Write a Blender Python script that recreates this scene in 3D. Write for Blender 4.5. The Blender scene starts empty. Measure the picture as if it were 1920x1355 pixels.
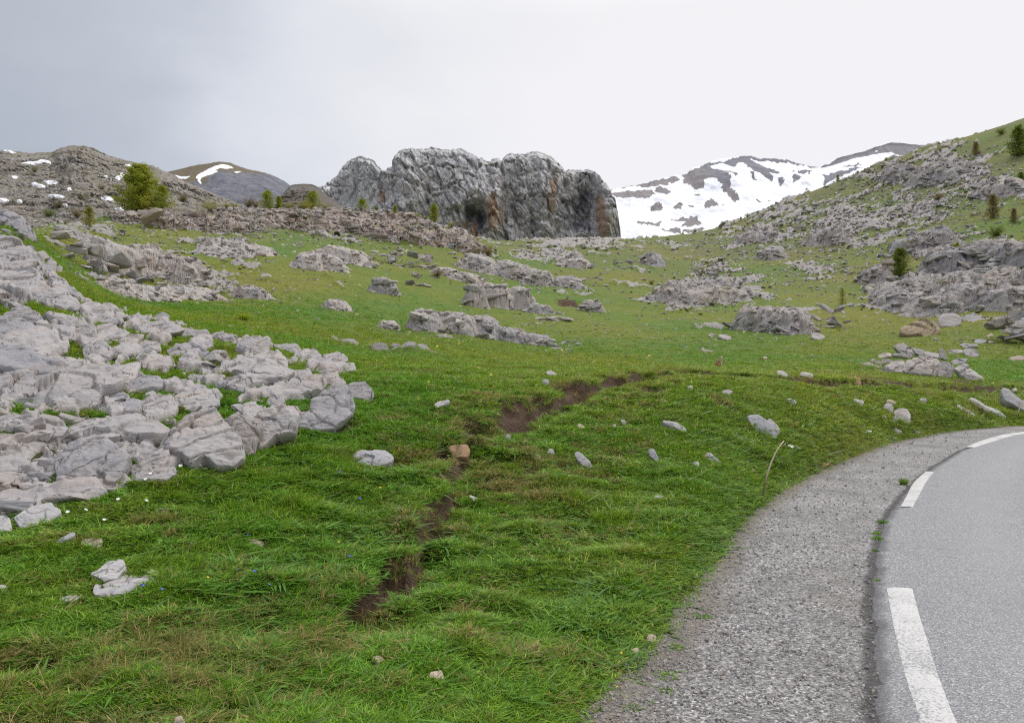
import bpy, math, random
import numpy as np
from mathutils import Vector, Matrix, Euler
from mathutils.bvhtree import BVHTree

random.seed(7)
RNG = np.random.default_rng(7)
SC = bpy.context.scene
COL = SC.collection

# ------------------------------------------------------------------ camera, sky, sun, exposure
F, U0, V0, CZ = 1480.0, 960.0, 677.5, 1.6          # photo pixels (1920 wide), eye height
cam = bpy.data.cameras.new('camera')
cam.sensor_width = 36.0
cam.lens = 36.0 * F / 1920.0
cam.clip_start = 0.1
cam.clip_end = 30000
camo = bpy.data.objects.new('camera', cam)
camo.location = (0, 0, CZ)
camo.rotation_euler = (math.radians(90), 0, 0)
COL.objects.link(camo)
SC.camera = camo

SUN_EL, SUN_AZ = math.radians(56), math.radians(32)   # azimuth from +Y towards +X
w = bpy.data.worlds.new('World')
SC.world = w
w.use_nodes = True
nt = w.node_tree
nt.nodes.clear()
def N(nt, t, **kw):
    n = nt.nodes.new(t)
    for k, v in kw.items():
        if k.startswith('i_'):
            n.inputs[k[2:].replace('_', ' ')].default_value = v
        else:
            setattr(n, k, v)
    return n
def L(nt, a, b):
    nt.links.new(a, b)
def ramp(nt, stops, fac=None, interp='LINEAR'):
    r = nt.nodes.new('ShaderNodeValToRGB')
    r.color_ramp.interpolation = interp
    e = r.color_ramp.elements
    while len(e) < len(stops):
        e.new(0.5)
    for x, (p, c) in zip(e, stops):
        x.position = p
        x.color = (c[0], c[1], c[2], 1) if not isinstance(c, (int, float)) else (c, c, c, 1)
    if fac is not None:
        nt.links.new(fac, r.inputs[0])
    return r
def mixc(nt, fac, a, b, mode='MIX'):
    m = nt.nodes.new('ShaderNodeMix')
    m.data_type = 'RGBA'
    m.blend_type = mode
    for s, v in ((m.inputs[0], fac), (m.inputs[6], a), (m.inputs[7], b)):
        if hasattr(v, 'is_output'):
            nt.links.new(v, s)
        elif isinstance(v, (int, float)):
            s.default_value = v
        else:
            s.default_value = (v[0], v[1], v[2], 1)
    return m.outputs[2]
def math_(nt, op, a, b=None, c=None, clamp=False):
    m = nt.nodes.new('ShaderNodeMath')
    m.operation = op
    m.use_clamp = clamp
    for s, v in zip(m.inputs, (a, b, c)):
        if v is None:
            continue
        if hasattr(v, 'is_output'):
            nt.links.new(v, s)
        else:
            s.default_value = v
    return m.outputs[0]

sky = N(nt, 'ShaderNodeTexSky', sky_type='NISHITA')
sky.sun_disc = False
sky.sun_elevation = SUN_EL
sky.sun_rotation = SUN_AZ
sky.altitude = 2200
tc = N(nt, 'ShaderNodeTexCoord')
sep = N(nt, 'ShaderNodeSeparateXYZ')
L(nt, tc.outputs['Generated'], sep.inputs[0])
mp = N(nt, 'ShaderNodeMapping')
mp.inputs['Scale'].default_value = (1.0, 1.0, 1.9)
L(nt, tc.outputs['Generated'], mp.inputs[0])
n1 = N(nt, 'ShaderNodeTexNoise', i_Scale=1.7, i_Detail=4.0, i_Roughness=0.48)
L(nt, mp.outputs[0], n1.inputs['Vector'])
n2 = N(nt, 'ShaderNodeTexNoise', i_Scale=5.5, i_Detail=5.0, i_Roughness=0.55)
L(nt, mp.outputs[0], n2.inputs['Vector'])
g = math_(nt, 'MULTIPLY_ADD', sep.outputs[0], 1.25, 0.68)          # brighter to the right
g = math_(nt, 'MULTIPLY_ADD', math_(nt, 'SUBTRACT', n1.outputs[0], 0.5), 0.55, g)
g = math_(nt, 'MULTIPLY_ADD', math_(nt, 'SUBTRACT', n2.outputs[0], 0.5), 0.34, g)
cl = ramp(nt, [(0.0, (0.47, 0.505, 0.575)), (0.22, (0.58, 0.615, 0.685)), (0.42, (0.74, 0.765, 0.825)),
               (0.62, (0.86, 0.865, 0.895)), (0.80, (0.945, 0.935, 0.95))], g)
zen = math_(nt, 'MULTIPLY_ADD', math_(nt, 'MAXIMUM', math_(nt, 'SUBTRACT', sep.outputs[2], 0.40), 0.0), 1.9, 10.0)
zen = math_(nt, 'MULTIPLY_ADD', math_(nt, 'MAXIMUM', math_(nt, 'SUBTRACT', sep.outputs[2], 0.40), 0.0), 17.0, zen)
zc = N(nt, 'ShaderNodeCombineColor')
for k_ in range(3): L(nt, zen, zc.inputs[k_])
skyc = mixc(nt, 0.93, sky.outputs[0], mixc(nt, 1.0, cl.outputs[0], zc.outputs[0], 'MULTIPLY'))
bg = N(nt, 'ShaderNodeBackground')
bg.inputs['Strength'].default_value = 0.1
L(nt, skyc, bg.inputs['Color'])
wo = N(nt, 'ShaderNodeOutputWorld')
L(nt, bg.outputs[0], wo.inputs[0])

sd = bpy.data.lights.new('sun', 'SUN')
sd.energy = 1.9
sd.angle = math.radians(22)
sd.color = (1.0, 0.98, 0.95)
so = bpy.data.objects.new('sun', sd)
dirv = Vector((math.sin(SUN_AZ) * math.cos(SUN_EL), math.cos(SUN_AZ) * math.cos(SUN_EL), math.sin(SUN_EL)))
so.rotation_euler = dirv.to_track_quat('Z', 'Y').to_euler()
so.location = (20, -20, 60)
COL.objects.link(so)
SC.view_settings.view_transform = 'Standard'
SC.view_settings.look = 'None'
SC.view_settings.exposure = 0.0
SC.view_settings.gamma = 1.0
SC.cycles.use_denoising = False
SC.cycles.filter_width = 1.15
SC.cycles.max_bounces = 5
SC.cycles.diffuse_bounces = 3
SC.cycles.transparent_max_bounces = 6
SC.render.film_transparent = False

# ------------------------------------------------------------------ numpy noise
def _hash(ix, iy, iz, seed):
    h = (ix.astype(np.int64) * 374761393 + iy.astype(np.int64) * 668265263 + iz.astype(np.int64) * 2147483647 + seed * 1274126177) & 0xFFFFFFFF
    h = ((h ^ (h >> 13)) * 1274126177) & 0xFFFFFFFF
    h = ((h ^ (h >> 16)) * 2246822519) & 0xFFFFFFFF
    return (h ^ (h >> 15)) & 0xFFFFFFFF
def _r(ix, iy, iz, seed):
    return _hash(ix, iy, iz, seed) / 4294967296.0
def perlin(x, y, z=None, seed=0):
    x = np.asarray(x, float); y = np.asarray(y, float)
    z = np.zeros_like(x) if z is None else np.asarray(z, float)
    x0, y0, z0 = np.floor(x), np.floor(y), np.floor(z)
    fx, fy, fz = x - x0, y - y0, z - z0
    s = lambda t: t * t * t * (t * (t * 6 - 15) + 10)
    sx, sy, sz = s(fx), s(fy), s(fz)
    out = 0
    for i in (0, 1):
        for j in (0, 1):
            for k in (0, 1):
                h = _hash(x0 + i, y0 + j, z0 + k, seed)
                gx = (h & 1023) / 511.5 - 1
                gy = ((h >> 10) & 1023) / 511.5 - 1
                gz = ((h >> 20) & 1023) / 511.5 - 1
                d = gx * (fx - i) + gy * (fy - j) + gz * (fz - k)
                wgt = (sx if i else 1 - sx) * (sy if j else 1 - sy) * (sz if k else 1 - sz)
                out = out + d * wgt
    return out
def fbm(x, y, z=None, o=4, seed=0, gain=0.5):
    a, t, f = 1.0, 0, 1.0
    for i in range(o):
        t = t + a * perlin(x * f, y * f, None if z is None else z * f, seed + i * 17)
        a *= gain
        f *= 2.03
    return t
def ridged(x, y, z=None, o=4, seed=0):
    a, t, f = 0.5, 0, 1.0
    for i in range(o):
        t = t + a * (1 - 2.2 * np.abs(perlin(x * f, y * f, None if z is None else z * f, seed + i * 17)))
        a *= 0.5
        f *= 2.03
    return t
def worley(x, y, seed=0):
    x = np.asarray(x, float); y = np.asarray(y, float)
    x0, y0 = np.floor(x), np.floor(y)
    F1 = np.full(x.shape, 9.0); F2 = np.full(x.shape, 9.0)
    cx = np.zeros(x.shape); cy = np.zeros(x.shape); ci = np.zeros(x.shape); cj = np.zeros(x.shape)
    for i in (-1, 0, 1):
        for j in (-1, 0, 1):
            gx, gy = x0 + i, y0 + j
            px = gx + 0.1 + 0.8 * _r(gx, gy, gx * 0, seed)
            py = gy + 0.1 + 0.8 * _r(gx, gy, gx * 0 + 1, seed)
            d = np.hypot(px - x, py - y)
            m = d < F1
            F2 = np.where(m, F1, np.minimum(F2, d))
            F1 = np.where(m, d, F1)
            cx = np.where(m, px, cx); cy = np.where(m, py, cy)
            ci = np.where(m, gx, ci); cj = np.where(m, gy, cj)
    r = [_r(ci, cj, ci * 0 + 5 + k, seed) for k in range(3)]
    return F1, F2, x - cx, y - cy, r
def sstep(a, b, x):
    t = np.clip((x - a) / (b - a), 0, 1)
    return t * t * (3 - 2 * t)
def blocks(x, y, seed=0, tilt=0.9, crack=0.16):
    """height 0..~1 of broken limestone blocks with tilted flat tops and open joints"""
    wx = x + 0.22 * perlin(x * 1.7, y * 1.7, seed=seed + 3)
    wy = y + 0.22 * perlin(x * 1.7, y * 1.7, seed=seed + 4)
    F1, F2, dx, dy, r = worley(wx, wy, seed)
    top = 0.35 + 0.55 * r[0] + tilt * ((r[1] - 0.5) * dx + (r[2] - 0.5) * dy)
    c = sstep(0.0, crack, F2 - F1)
    return top * (0.25 + 0.75 * c)
def pchip(x, y, xi):
    x = np.asarray(x, float); y = np.asarray(y, float)
    h = np.diff(x); s = np.diff(y) / h
    m = np.zeros_like(y)
    for i in range(1, len(x) - 1):
        if s[i - 1] * s[i] > 0:
            w1, w2 = 2 * h[i] + h[i - 1], h[i] + 2 * h[i - 1]
            m[i] = (w1 + w2) / (w1 / s[i - 1] + w2 / s[i])
    m[0], m[-1] = s[0], s[-1]
    xi = np.clip(xi, x[0], x[-1])
    k = np.clip(np.searchsorted(x, xi) - 1, 0, len(x) - 2)
    t = (xi - x[k]) / h[k]
    return ((2*t**3 - 3*t**2 + 1) * y[k] + (t**3 - 2*t**2 + t) * h[k] * m[k] + (-2*t**3 + 3*t**2) * y[k+1] + (t**3 - t**2) * h[k] * m[k+1])

# ------------------------------------------------------------------ object helpers
def tag(o, label=None, cat=None, group=None, kind=None):
    if label: o['label'] = label
    if cat: o['category'] = cat
    if group: o['group'] = group
    if kind: o['kind'] = kind
    return o
def new_obj(name, me, parent=None):
    o = bpy.data.objects.new(name, me)
    COL.objects.link(o)
    if parent is not None:
        o.parent = parent
    return o
def empty(name, loc=(0, 0, 0)):
    o = new_obj(name, None)
    o.location = loc
    o.empty_display_size = 0.2
    return o
def raw_mesh(name, V, Fc, mat, smooth=True, attrs=None):
    """V (n,3); Fc (m,k) index array or list of faces"""
    me = bpy.data.meshes.new(name)
    V = np.asarray(V, np.float32)
    if isinstance(Fc, np.ndarray):
        k = Fc.shape[1]
        me.vertices.add(len(V)); me.vertices.foreach_set('co', V.ravel())
        me.loops.add(Fc.size); me.loops.foreach_set('vertex_index', Fc.ravel().astype(np.int32))
        me.polygons.add(len(Fc)); me.polygons.foreach_set('loop_start', np.arange(0, Fc.size, k, dtype=np.int32))
        me.polygons.foreach_set('use_smooth', np.full(len(Fc), smooth))
        me.update(calc_edges=True)
    else:
        me.from_pydata([tuple(v) for v in V], [], Fc)
        for p in me.polygons: p.use_smooth = smooth
    for k_, a in (attrs or {}).items():
        at = me.attributes.new(k_, 'FLOAT', 'POINT')
        at.data.foreach_set('value', np.asarray(a, np.float32).ravel())
    if mat is not None:
        me.materials.append(mat)
    me.validate()
    return me
def grid_faces(nr, nc, wrap=False):
    i = np.arange(nr - 1)[:, None]; j = np.arange(nc if wrap else nc - 1)[None, :]
    a = i * nc + j; b = i * nc + (j + 1) % nc
    return np.stack([a, b, b + nc, a + nc], -1).reshape(-1, 4)
def origin_to(me, c):
    n = len(me.vertices)
    a = np.empty(n * 3, np.float32); me.vertices.foreach_get('co', a)
    me.vertices.foreach_set('co', (a.reshape(-1, 3) - np.asarray(c, np.float32)).ravel())
    me.update()

# ------------------------------------------------------------------ materials
def material(name):
    m = bpy.data.materials.new(name)
    m.use_nodes = True
    t = m.node_tree
    b = t.nodes['Principled BSDF']
    b.inputs['Roughness'].default_value = 0.9
    b.inputs['Specular IOR Level'].default_value = 0.25
    return m, t, b
def noise(t, vec, scale, detail=5.0, rough=0.6, dist=0.0):
    n = N(t, 'ShaderNodeTexNoise', i_Scale=scale, i_Detail=detail, i_Roughness=rough, i_Distortion=dist)
    L(t, vec, n.inputs['Vector'])
    return n.outputs[0]
def bump(t, b, h, strength, dist):
    n = N(t, 'ShaderNodeBump', i_Strength=strength, i_Distance=dist)
    L(t, h, n.inputs['Height'])
    L(t, n.outputs[0], b.inputs['Normal'])
    return n
def rock_mat(name, sc, c0, c1, c2, stretch=(1, 1, 1), bstr=0.7, lich=0.25, moss=None):
    """sc: size in metres of the coarse colour mottling"""
    m, t, b = material(name)
    ge = N(t, 'ShaderNodeNewGeometry')
    mp = N(t, 'ShaderNodeMapping')
    mp.inputs['Scale'].default_value = tuple(s / sc for s in stretch)
    L(t, ge.outputs['Position'], mp.inputs[0])
    v = mp.outputs[0]
    a = noise(t, v, 0.9, 6, 0.62, 0.4)
    bnz = noise(t, v, 3.5, 6, 0.7)
    col = mixc(t, ramp(t, [(0.36, 0.0), (0.64, 1.0)], a).outputs[0], c0, c1)
    col = mixc(t, ramp(t, [(0.5, 0.0), (0.72, 0.85)], bnz).outputs[0], col, c2)
    fine = noise(t, v, 14, 8, 0.75)
    col = mixc(t, 0.4, col, ramp(t, [(0.25, 0.33), (0.5, 0.5), (0.75, 0.67)], fine).outputs[0], 'OVERLAY')
    st = noise(t, v, 0.45, 5, 0.65, 0.6)
    col = mixc(t, ramp(t, [(0.50, 0.0), (0.68, 0.55)], st).outputs[0], col, tuple(x * k_ for x, k_ in zip(c1, (0.80, 0.68, 0.56))))
    st2 = noise(t, v, 1.1, 6, 0.7, 1.0)
    col = mixc(t, ramp(t, [(0.54, 0.0), (0.70, 0.6)], st2).outputs[0], col, tuple(x * 0.55 for x in c2))
    li = noise(t, v, 7.0, 5, 0.8)
    col = mixc(t, ramp(t, [(0.62, 0.0), (0.68, lich)], li).outputs[0], col, (0.50, 0.49, 0.45))
    dk = noise(t, v, 2.2, 7, 0.75, 0.8)
    col = mixc(t, ramp(t, [(0.60, 0.0), (0.74, 0.55)], dk).outputs[0], col, tuple(x * 0.42 for x in c0))
    oi = N(t, 'ShaderNodeObjectInfo')
    col = mixc(t, 1.0, col, ramp(t, [(0.0, (0.80, 0.80, 0.83)), (0.5, (0.97, 0.94, 0.92)), (1.0, (1.14, 1.09, 1.04))], oi.outputs['Random']).outputs[0], 'MULTIPLY')
    if moss:
        mo = noise(t, v, 0.55, 6, 0.7)
        up = N(t, 'ShaderNodeSeparateXYZ')
        L(t, ge.outputs['Normal'], up.inputs[0])
        f = math_(t, 'MULTIPLY', ramp(t, [(moss, 0.0), (moss + 0.07, 1.0)], mo).outputs[0],
                  ramp(t, [(0.45, 0.0), (0.8, 1.0)], up.outputs[2]).outputs[0])
        gcol = mixc(t, fine, (0.055, 0.085, 0.014), (0.12, 0.13, 0.03))
        col = mixc(t, f, col, gcol)
    wv = N(t, 'ShaderNodeVectorMath', operation='ADD')
    nv = N(t, 'ShaderNodeTexNoise', i_Scale=1.6, i_Detail=4.0, i_Roughness=0.6)
    L(t, v, nv.inputs['Vector'])
    ns = N(t, 'ShaderNodeVectorMath', operation='SCALE'); ns.inputs['Scale'].default_value = 0.7
    L(t, nv.outputs['Color'], ns.inputs[0]); L(t, v, wv.inputs[0]); L(t, ns.outputs[0], wv.inputs[1])
    fr = None
    for fs, wd in ((0.75, 0.028), (2.1, 0.05)):
        vo = N(t, 'ShaderNodeTexVoronoi', feature='DISTANCE_TO_EDGE', i_Scale=fs)
        L(t, wv.outputs[0], vo.inputs['Vector'])
        ln = ramp(t, [(0.0, 1.0), (wd, 0.0)], vo.outputs['Distance']).outputs[0]
        ln = math_(t, 'MULTIPLY', ln, ramp(t, [(0.52, 0.0), (0.64, 1.0)], noise(t, v, fs * 0.9, 3, 0.6)).outputs[0])
        fr = ln if fr is None else math_(t, 'MAXIMUM', fr, ln)
    col = mixc(t, math_(t, 'MULTIPLY', fr, 0.6), col, (0.05, 0.045, 0.04))
    L(t, col, b.inputs['Base Color'])
    h = math_(t, 'MULTIPLY_ADD', fr, -0.5, noise(t, v, 3.5, 9, 0.62))
    bump(t, b, h, bstr, sc * 0.14)
    return m
LIME0, LIME1, LIME2 = (0.345, 0.335, 0.33), (0.385, 0.352, 0.325), (0.26, 0.26, 0.275)
M_near = rock_mat('limestone_near', 0.35, (0.305, 0.30, 0.308), (0.345, 0.326, 0.318), (0.235, 0.24, 0.26))
M_near.node_tree.nodes  # keep
M_mid = rock_mat('limestone_mid', 1.4, LIME0, LIME1, LIME2)
M_ridge = rock_mat('limestone_ridge', 2.5, (0.30, 0.265, 0.24), (0.33, 0.275, 0.235), (0.25, 0.24, 0.235), moss=0.52)
M_side = rock_mat('limestone_side', 1.8, (0.335, 0.325, 0.32), (0.37, 0.34, 0.315), (0.26, 0.26, 0.275), moss=0.56)
M_tan = rock_mat('tan_stone', 0.12, (0.38, 0.32, 0.245), (0.42, 0.36, 0.29), (0.32, 0.265, 0.20), lich=0.1)
M_lichen = rock_mat('lichen_boulder', 0.8, (0.27, 0.23, 0.155), (0.29, 0.22, 0.165), (0.33, 0.30, 0.185), bstr=1.0)
M_brown = rock_mat('brown_stone', 0.2, (0.27, 0.17, 0.11), (0.33, 0.21, 0.12), (0.22, 0.15, 0.11), lich=0.05)
M_bluegrey = rock_mat('grey_stone', 0.22, (0.37, 0.37, 0.385), (0.40, 0.39, 0.385), (0.31, 0.315, 0.335), lich=0.3)

# ------------------------------------------------------------------ base terrain, drawn as profiles per bearing
COLS = {
 -500: [(1355,3.0),(1100,4.4),(980,5.4),(880,6.2),(800,7.0),(720,8.2),(650,9.8),(580,12.5),(510,17),(440,24),(395,34),(388,38),(430,70),(440,130),(445,220)],
 0:    [(1355,3.0),(1200,3.7),(1100,4.4),(980,5.6),(900,6.3),(830,6.9),(760,7.8),(700,9),(640,11),(580,14),(520,18.5),(460,26),(414,36),(408,40),(440,70),(440,130),(445,220)],
 120:  [(1355,3.0),(1200,3.7),(1100,4.4),(990,5.4),(910,6.2),(840,6.9),(770,7.9),(710,9),(650,11),(590,14),(545,18.5),(520,25),(500,34),(470,46),(440,60),(424,75),(418,88),(440,130),(445,220)],
 240:  [(1355,3.0),(1200,3.7),(1100,4.4),(1000,5.3),(920,6.2),(860,6.9),(800,7.7),(740,8.9),(690,10.6),(640,13),(605,16),(582,20),(566,32),(545,42),(505,55),(455,72),(428,85),(410,100),(402,108),(440,140),(450,220)],
 480:  [(1355,3.1),(1200,3.9),(1100,4.6),(1000,5.5),(930,6.3),(860,7.3),(800,8.4),(740,9.8),(690,11.8),(655,14.5),(635,18),(617,25),(597,34),(577,44),(560,52),(520,64),(480,76),(452,88),(437,95),(408,110),(396,118),(430,145),(440,230)],
 700:  [(1355,3.2),(1200,4.1),(1090,4.9),(1000,5.9),(920,7),(860,8),(800,9.2),(750,10.7),(715,12.8),(690,16),(668,22),(650,29),(630,37),(600,48),(575,57),(550,66),(520,78),(490,90),(457,105),(432,113),(405,122),(396,128),(425,150),(440,240)],
 850:  [(1355,3.3),(1200,4.2),(1080,5.2),(1000,6.1),(920,7.2),(860,8.2),(800,9.5),(750,11),(715,13.5),(690,18),(668,26),(648,36),(630,44),(600,56),(570,68),(540,80),(510,94),(485,107),(460,118),(438,128),(430,134),(447,160),(450,240)],
 960:  [(1355,3.35),(1200,4.3),(1080,5.4),(1000,6.4),(920,7.6),(860,8.7),(800,10),(755,11.5),(720,14),(694,20),(672,30),(652,42),(630,52),(600,64),(570,76),(540,90),(510,106),(485,125),(467,150),(456,185),(453,220),(457,300)],
 1140: [(1355,3.49),(1250,4.05),(1150,4.8),(1050,5.9),(960,7.3),(880,8.9),(810,10.6),(760,12.2),(722,14.2),(703,16.5),(690,24),(676,33),(655,45),(630,57),(600,70),(570,84),(540,100),(510,120),(485,142),(467,170),(456,205),(451,240),(457,320)],
 1300: [(1180,4.7),(1080,5.7),(980,7.0),(900,8.5),(830,10.2),(770,12),(725,14),(706,16),(694,22),(685,33),(668,44),(645,54),(615,66),(580,82),(550,100),(520,122),(490,150),(465,185),(447,225),(438,255),(450,330)],
 1500: [(912,10.07),(860,11.2),(810,12.6),(765,14),(730,15.8),(718,17),(700,24),(685,32),(665,42),(640,52),(610,64),(580,78),(550,95),(510,118),(470,145),(430,178),(395,212),(369,240),(390,330)],
 1700: [(828,15.7),(790,17),(755,18.5),(730,20),(718,22),(705,28),(690,36),(665,46),(640,55),(610,66),(580,78),(540,92),(490,110),(440,132),(390,160),(340,190),(302,215),(290,224),(320,300)],
 1920: [(798,19.5),(775,21),(750,22.5),(732,24),(715,28),(700,34),(680,42),(650,50),(610,60),(560,72),(500,88),(440,106),(380,128),(320,152),(260,180),(223,200),(260,280)],
 2300: [(777,23.5),(752,26),(715,34),(650,44),(560,60),(480,78),(400,98),(300,125),(200,155),(90,190),(160,270)],
 2900: [(768,26),(740,29),(700,36),(640,45),(540,62),(440,82),(340,105),(240,130),(120,160),(20,190),(90,270)],
}
LD = np.linspace(math.log(0.6), math.log(340), 640)
UG = np.arange(-1000, 3001, 10.0)
def _build_table():
    us = sorted(COLS)
    Z = []
    for u in us:
        pts = COLS[u]
        d = np.array([p[1] for p in pts], float)
        z = CZ + (V0 - np.array([p[0] for p in pts], float)) / F * d
        if u > 1000:
            z[0] = 0.0
            d = np.concatenate([[0.5, d[0] * 0.8], d]); z = np.concatenate([[0, 0], z])
        else:
            d = np.concatenate([[0.5, 1.6], d]); z = np.concatenate([[0, 0.02], z])
        Z.append(pchip(np.log(d), z, LD))
    Z = np.array(Z)
    T = np.array([pchip(us, Z[:, i], UG) for i in range(len(LD))]).T      # (u, d)
    k = np.exp(-0.5 * (np.arange(-8, 9) / 3.0) ** 2); k /= k.sum()
    P = np.pad(T, ((8, 8), (0, 0)), mode='edge')
    return sum(k[i] * P[i:i + T.shape[0]] for i in range(17))
TAB = _build_table()
def base_z(u, d):
    fu = np.clip((np.asarray(u, float) - UG[0]) / 10.0, 0, len(UG) - 1.001)
    fd = np.clip((np.log(np.maximum(d, 0.6)) - LD[0]) / (LD[1] - LD[0]), 0, len(LD) - 1.001)
    i = fu.astype(int); j = fd.astype(int); a = fu - i; b = fd - j
    return (TAB[i, j] * (1-a) * (1-b) + TAB[i+1, j] * a * (1-b) + TAB[i, j+1] * (1-a) * b + TAB[i+1, j+1] * a * b)
def base_xy(x, y):
    y = np.maximum(np.asarray(y, float), 0.3)
    return base_z(U0 + F * np.asarray(x, float) / y, y)

def on_plane(u, v, z=0.0):
    d = F * (CZ - z) / (v - V0)
    return ((u - U0) / F * d, d)
GE = [on_plane(*p) for p in [(1140,1355),(1190,1300),(1245,1240),(1290,1190),(1330,1110),(1362,1050),(1390,1000),(1425,960),(1470,930),(1530,893),(1600,860),(1670,834),(1750,815),(1820,806),(1900,800)]]
GE = [(-1.6, -6), (-0.7, 0), (-0.2, 1.5), (0.15, 2.7)] + GE + [(16, 20.6), (24, 22.5), (60, 26.6), (900, 27.5)]
GEX = np.array([p[0] for p in GE]); GEY = np.array([p[1] for p in GE])
def grass_side(x, y):
    """metres to the left of the gravel edge (negative on gravel and road)"""
    xe = np.interp(y, GEY, GEX)
    sl = (np.interp(y + 0.2, GEY, GEX) - np.interp(y - 0.2, GEY, GEX)) / 0.4
    return (xe - x) / np.sqrt(1 + sl * sl)

# bare, slumped hollows in the turf: photo pixel centre and half sizes
PITS = [(881,800,26,20),(830,852,24,17),(965,775,38,18),(1010,755,24,16),(1073,733,46,14),(1150,712,34,11),(1215,707,38,10),
        (1227,728,26,10),(1270,716,18,12),(1325,702,50,9),(1345,757,14,9),(1370,768,12,7),(998,876,26,8),(1055,874,24,9),
        (920,886,32,8),(975,899,20,8),(1017,904,10,7),(825,903,18,11),(812,980,36,26),(728,1085,34,36),(785,1005,16,24),
        (275,990,56,9),(300,1020,18,10),(65,1250,60,26),(140,1290,56,18),(212,1212,18,12),(290,1205,36,10),(465,1260,18,16),
        (340,1297,36,12),(412,1335,26,12),(590,1308,18,10),(420,1270,30,11),(583,1220,28,10),(1525,717,38,7),(1628,716,18,7),
        (1680,717,46,7),(1830,720,40,8),(1770,752,18,7),(1842,780,16,6),(1065,571,26,10),(640,1225,16,9),(700,1160,20,10),(860,1150,14,8),
        (1240,700,22,9)]
def base_hit(u, v):
    ds = np.exp(LD[LD > math.log(2.2)])
    vv = V0 - (base_z(np.full(ds.shape, float(u)), ds) - CZ) / ds * F
    k = np.argmax(vv <= v)
    if vv[k] > v: k = len(ds) - 1
    return ds[k]
PW = []
for (u, v, ru, rv) in PITS:
    d = base_hit(u, v); d0 = base_hit(u, v + rv); d1 = base_hit(u, v - rv)
    d0 = max(d0, d - 2.0 * ru * d / F - 0.1); d1 = min(d1, d + 2.0 * ru * d / F + 0.1)
    PW.append(((u - U0) / F * d, 0.5 * (d0 + d1), ru * d / F, max(0.5 * (d1 - d0), 0.06), rv * d / F))
LIP = []
for (u, v) in [(690,1125),(745,1062),(800,985),(832,905),(848,852),(888,795),(970,770),(1022,752),(1080,727),(1150,708),(1220,701),(1300,698),(1420,706),(1530,713),(1680,716),(1850,724),(2000,735)]:
    d = base_hit(u, v)
    LIP.append(((u - U0) / F * d, d))
def pits(x, y):
    """(carve depth, bare soil amount)"""
    dz = np.zeros_like(x); soil = np.zeros_like(x)
    for (cx, cy, rx, ry, h) in PW:
        m = (np.abs(x - cx) < 2.2 * rx) & (np.abs(y - cy) < 2.2 * ry)
        if not m.any(): continue
        xm, ym = x[m], y[m]
        q = 1.3 / rx
        exm = (xm - cx) / rx + 0.75 * fbm(xm * q * 1.4, ym * q * 1.4, o=4, seed=51); eym = (ym - cy) / ry + 0.45 * fbm(xm * q + 9, ym * q, o=3, seed=52)
        side = 1 - sstep(0.5, 1.15, np.abs(exm))
        prof = sstep(-1.3, 0.35, eym) * (1 - sstep(0.55, 1.05, eym))
        dz[m] = np.maximum(dz[m], 1.5 * h * side * prof)
        soil[m] = np.maximum(soil[m], side * sstep(-1.0, -0.2, eym) * (1 - sstep(0.95, 1.2, eym)))
    m = (y < 30) & (y > 3)
    if m.any():
        xm, ym = x[m], y[m]
        wx = xm + 0.16 * fbm(xm * 1.6, ym * 1.6, o=4, seed=53); wy = ym + 0.16 * fbm(xm * 1.6 + 5, ym * 1.6, o=4, seed=54)
        best = np.full(xm.shape, 1e9); sgn = np.zeros(xm.shape)
        for (x0, y0), (x1, y1) in zip(LIP[:-1], LIP[1:]):
            ex, ey = x1 - x0, y1 - y0; l2 = ex * ex + ey * ey
            t_ = np.clip(((wx - x0) * ex + (wy - y0) * ey) / l2, 0, 1)
            dd = np.hypot(wx - x0 - t_ * ex, wy - y0 - t_ * ey)
            k_ = dd < best
            best = np.where(k_, dd, best); sgn = np.where(k_, np.sign(ex * (wy - y0) - ey * (wx - x0)), sgn)
        sd = -sgn * best                                        # positive below the lip
        hgt = (0.14 + 0.014 * ym) * sstep(-0.55, 0.12, fbm(xm * 1.5, ym * 1.5, o=4, seed=55, gain=0.65)) * sstep(3.4, 4.6, ym)
        step = sstep(-0.04, 0.10, sd) * np.exp(-np.maximum(sd, 0) / 0.55)
        lip_up = 0.12 * np.exp(-((sd + 0.10) / 0.12) ** 2)
        dz[m] = dz[m] + hgt * (step - lip_up)
        soil[m] = np.maximum(soil[m], np.clip(hgt / 0.12, 0, 1) * sstep(-0.03, 0.02, sd) * (1 - sstep(0.02 + 0.004 * ym, 0.09 + 0.011 * ym, sd + 0.12 * fbm(xm * 3.5, ym * 3.5, o=3, seed=56))))
    return dz, soil

# rocky ground on the slopes: photo pixel blobs (u, v, ru, rv, amount)
ROCKY = [(300,500,190,60,.55),(180,455,90,40,.6),(430,540,110,22,.5),(560,415,350,26,.9),(760,440,130,25,.8),(330,408,120,16,.7),(900,470,60,16,.5),
         (1030,480,90,22,.65),(1090,460,120,14,.7),(1320,550,120,30,.95),(1340,505,60,22,.55),(1430,440,100,28,.7),(1500,400,130,30,.7),
         (1610,420,140,50,.8),(1690,330,80,40,.8),(1780,320,100,50,.85),(1740,390,80,45,.8),(1780,545,170,50,.85),(1810,470,120,35,.7),
         (1870,350,70,40,.6),(1540,510,70,22,.6),(1560,440,70,36,.75),(1400,470,90,16,.4),(1650,480,40,20,.5),(1880,470,60,40,.6),
         (1250,460,60,14,.4),(1200,500,50,16,.35),(2100,400,200,120,.6),(2300,500,250,150,.6),(-300,600,250,200,.7)]
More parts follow.
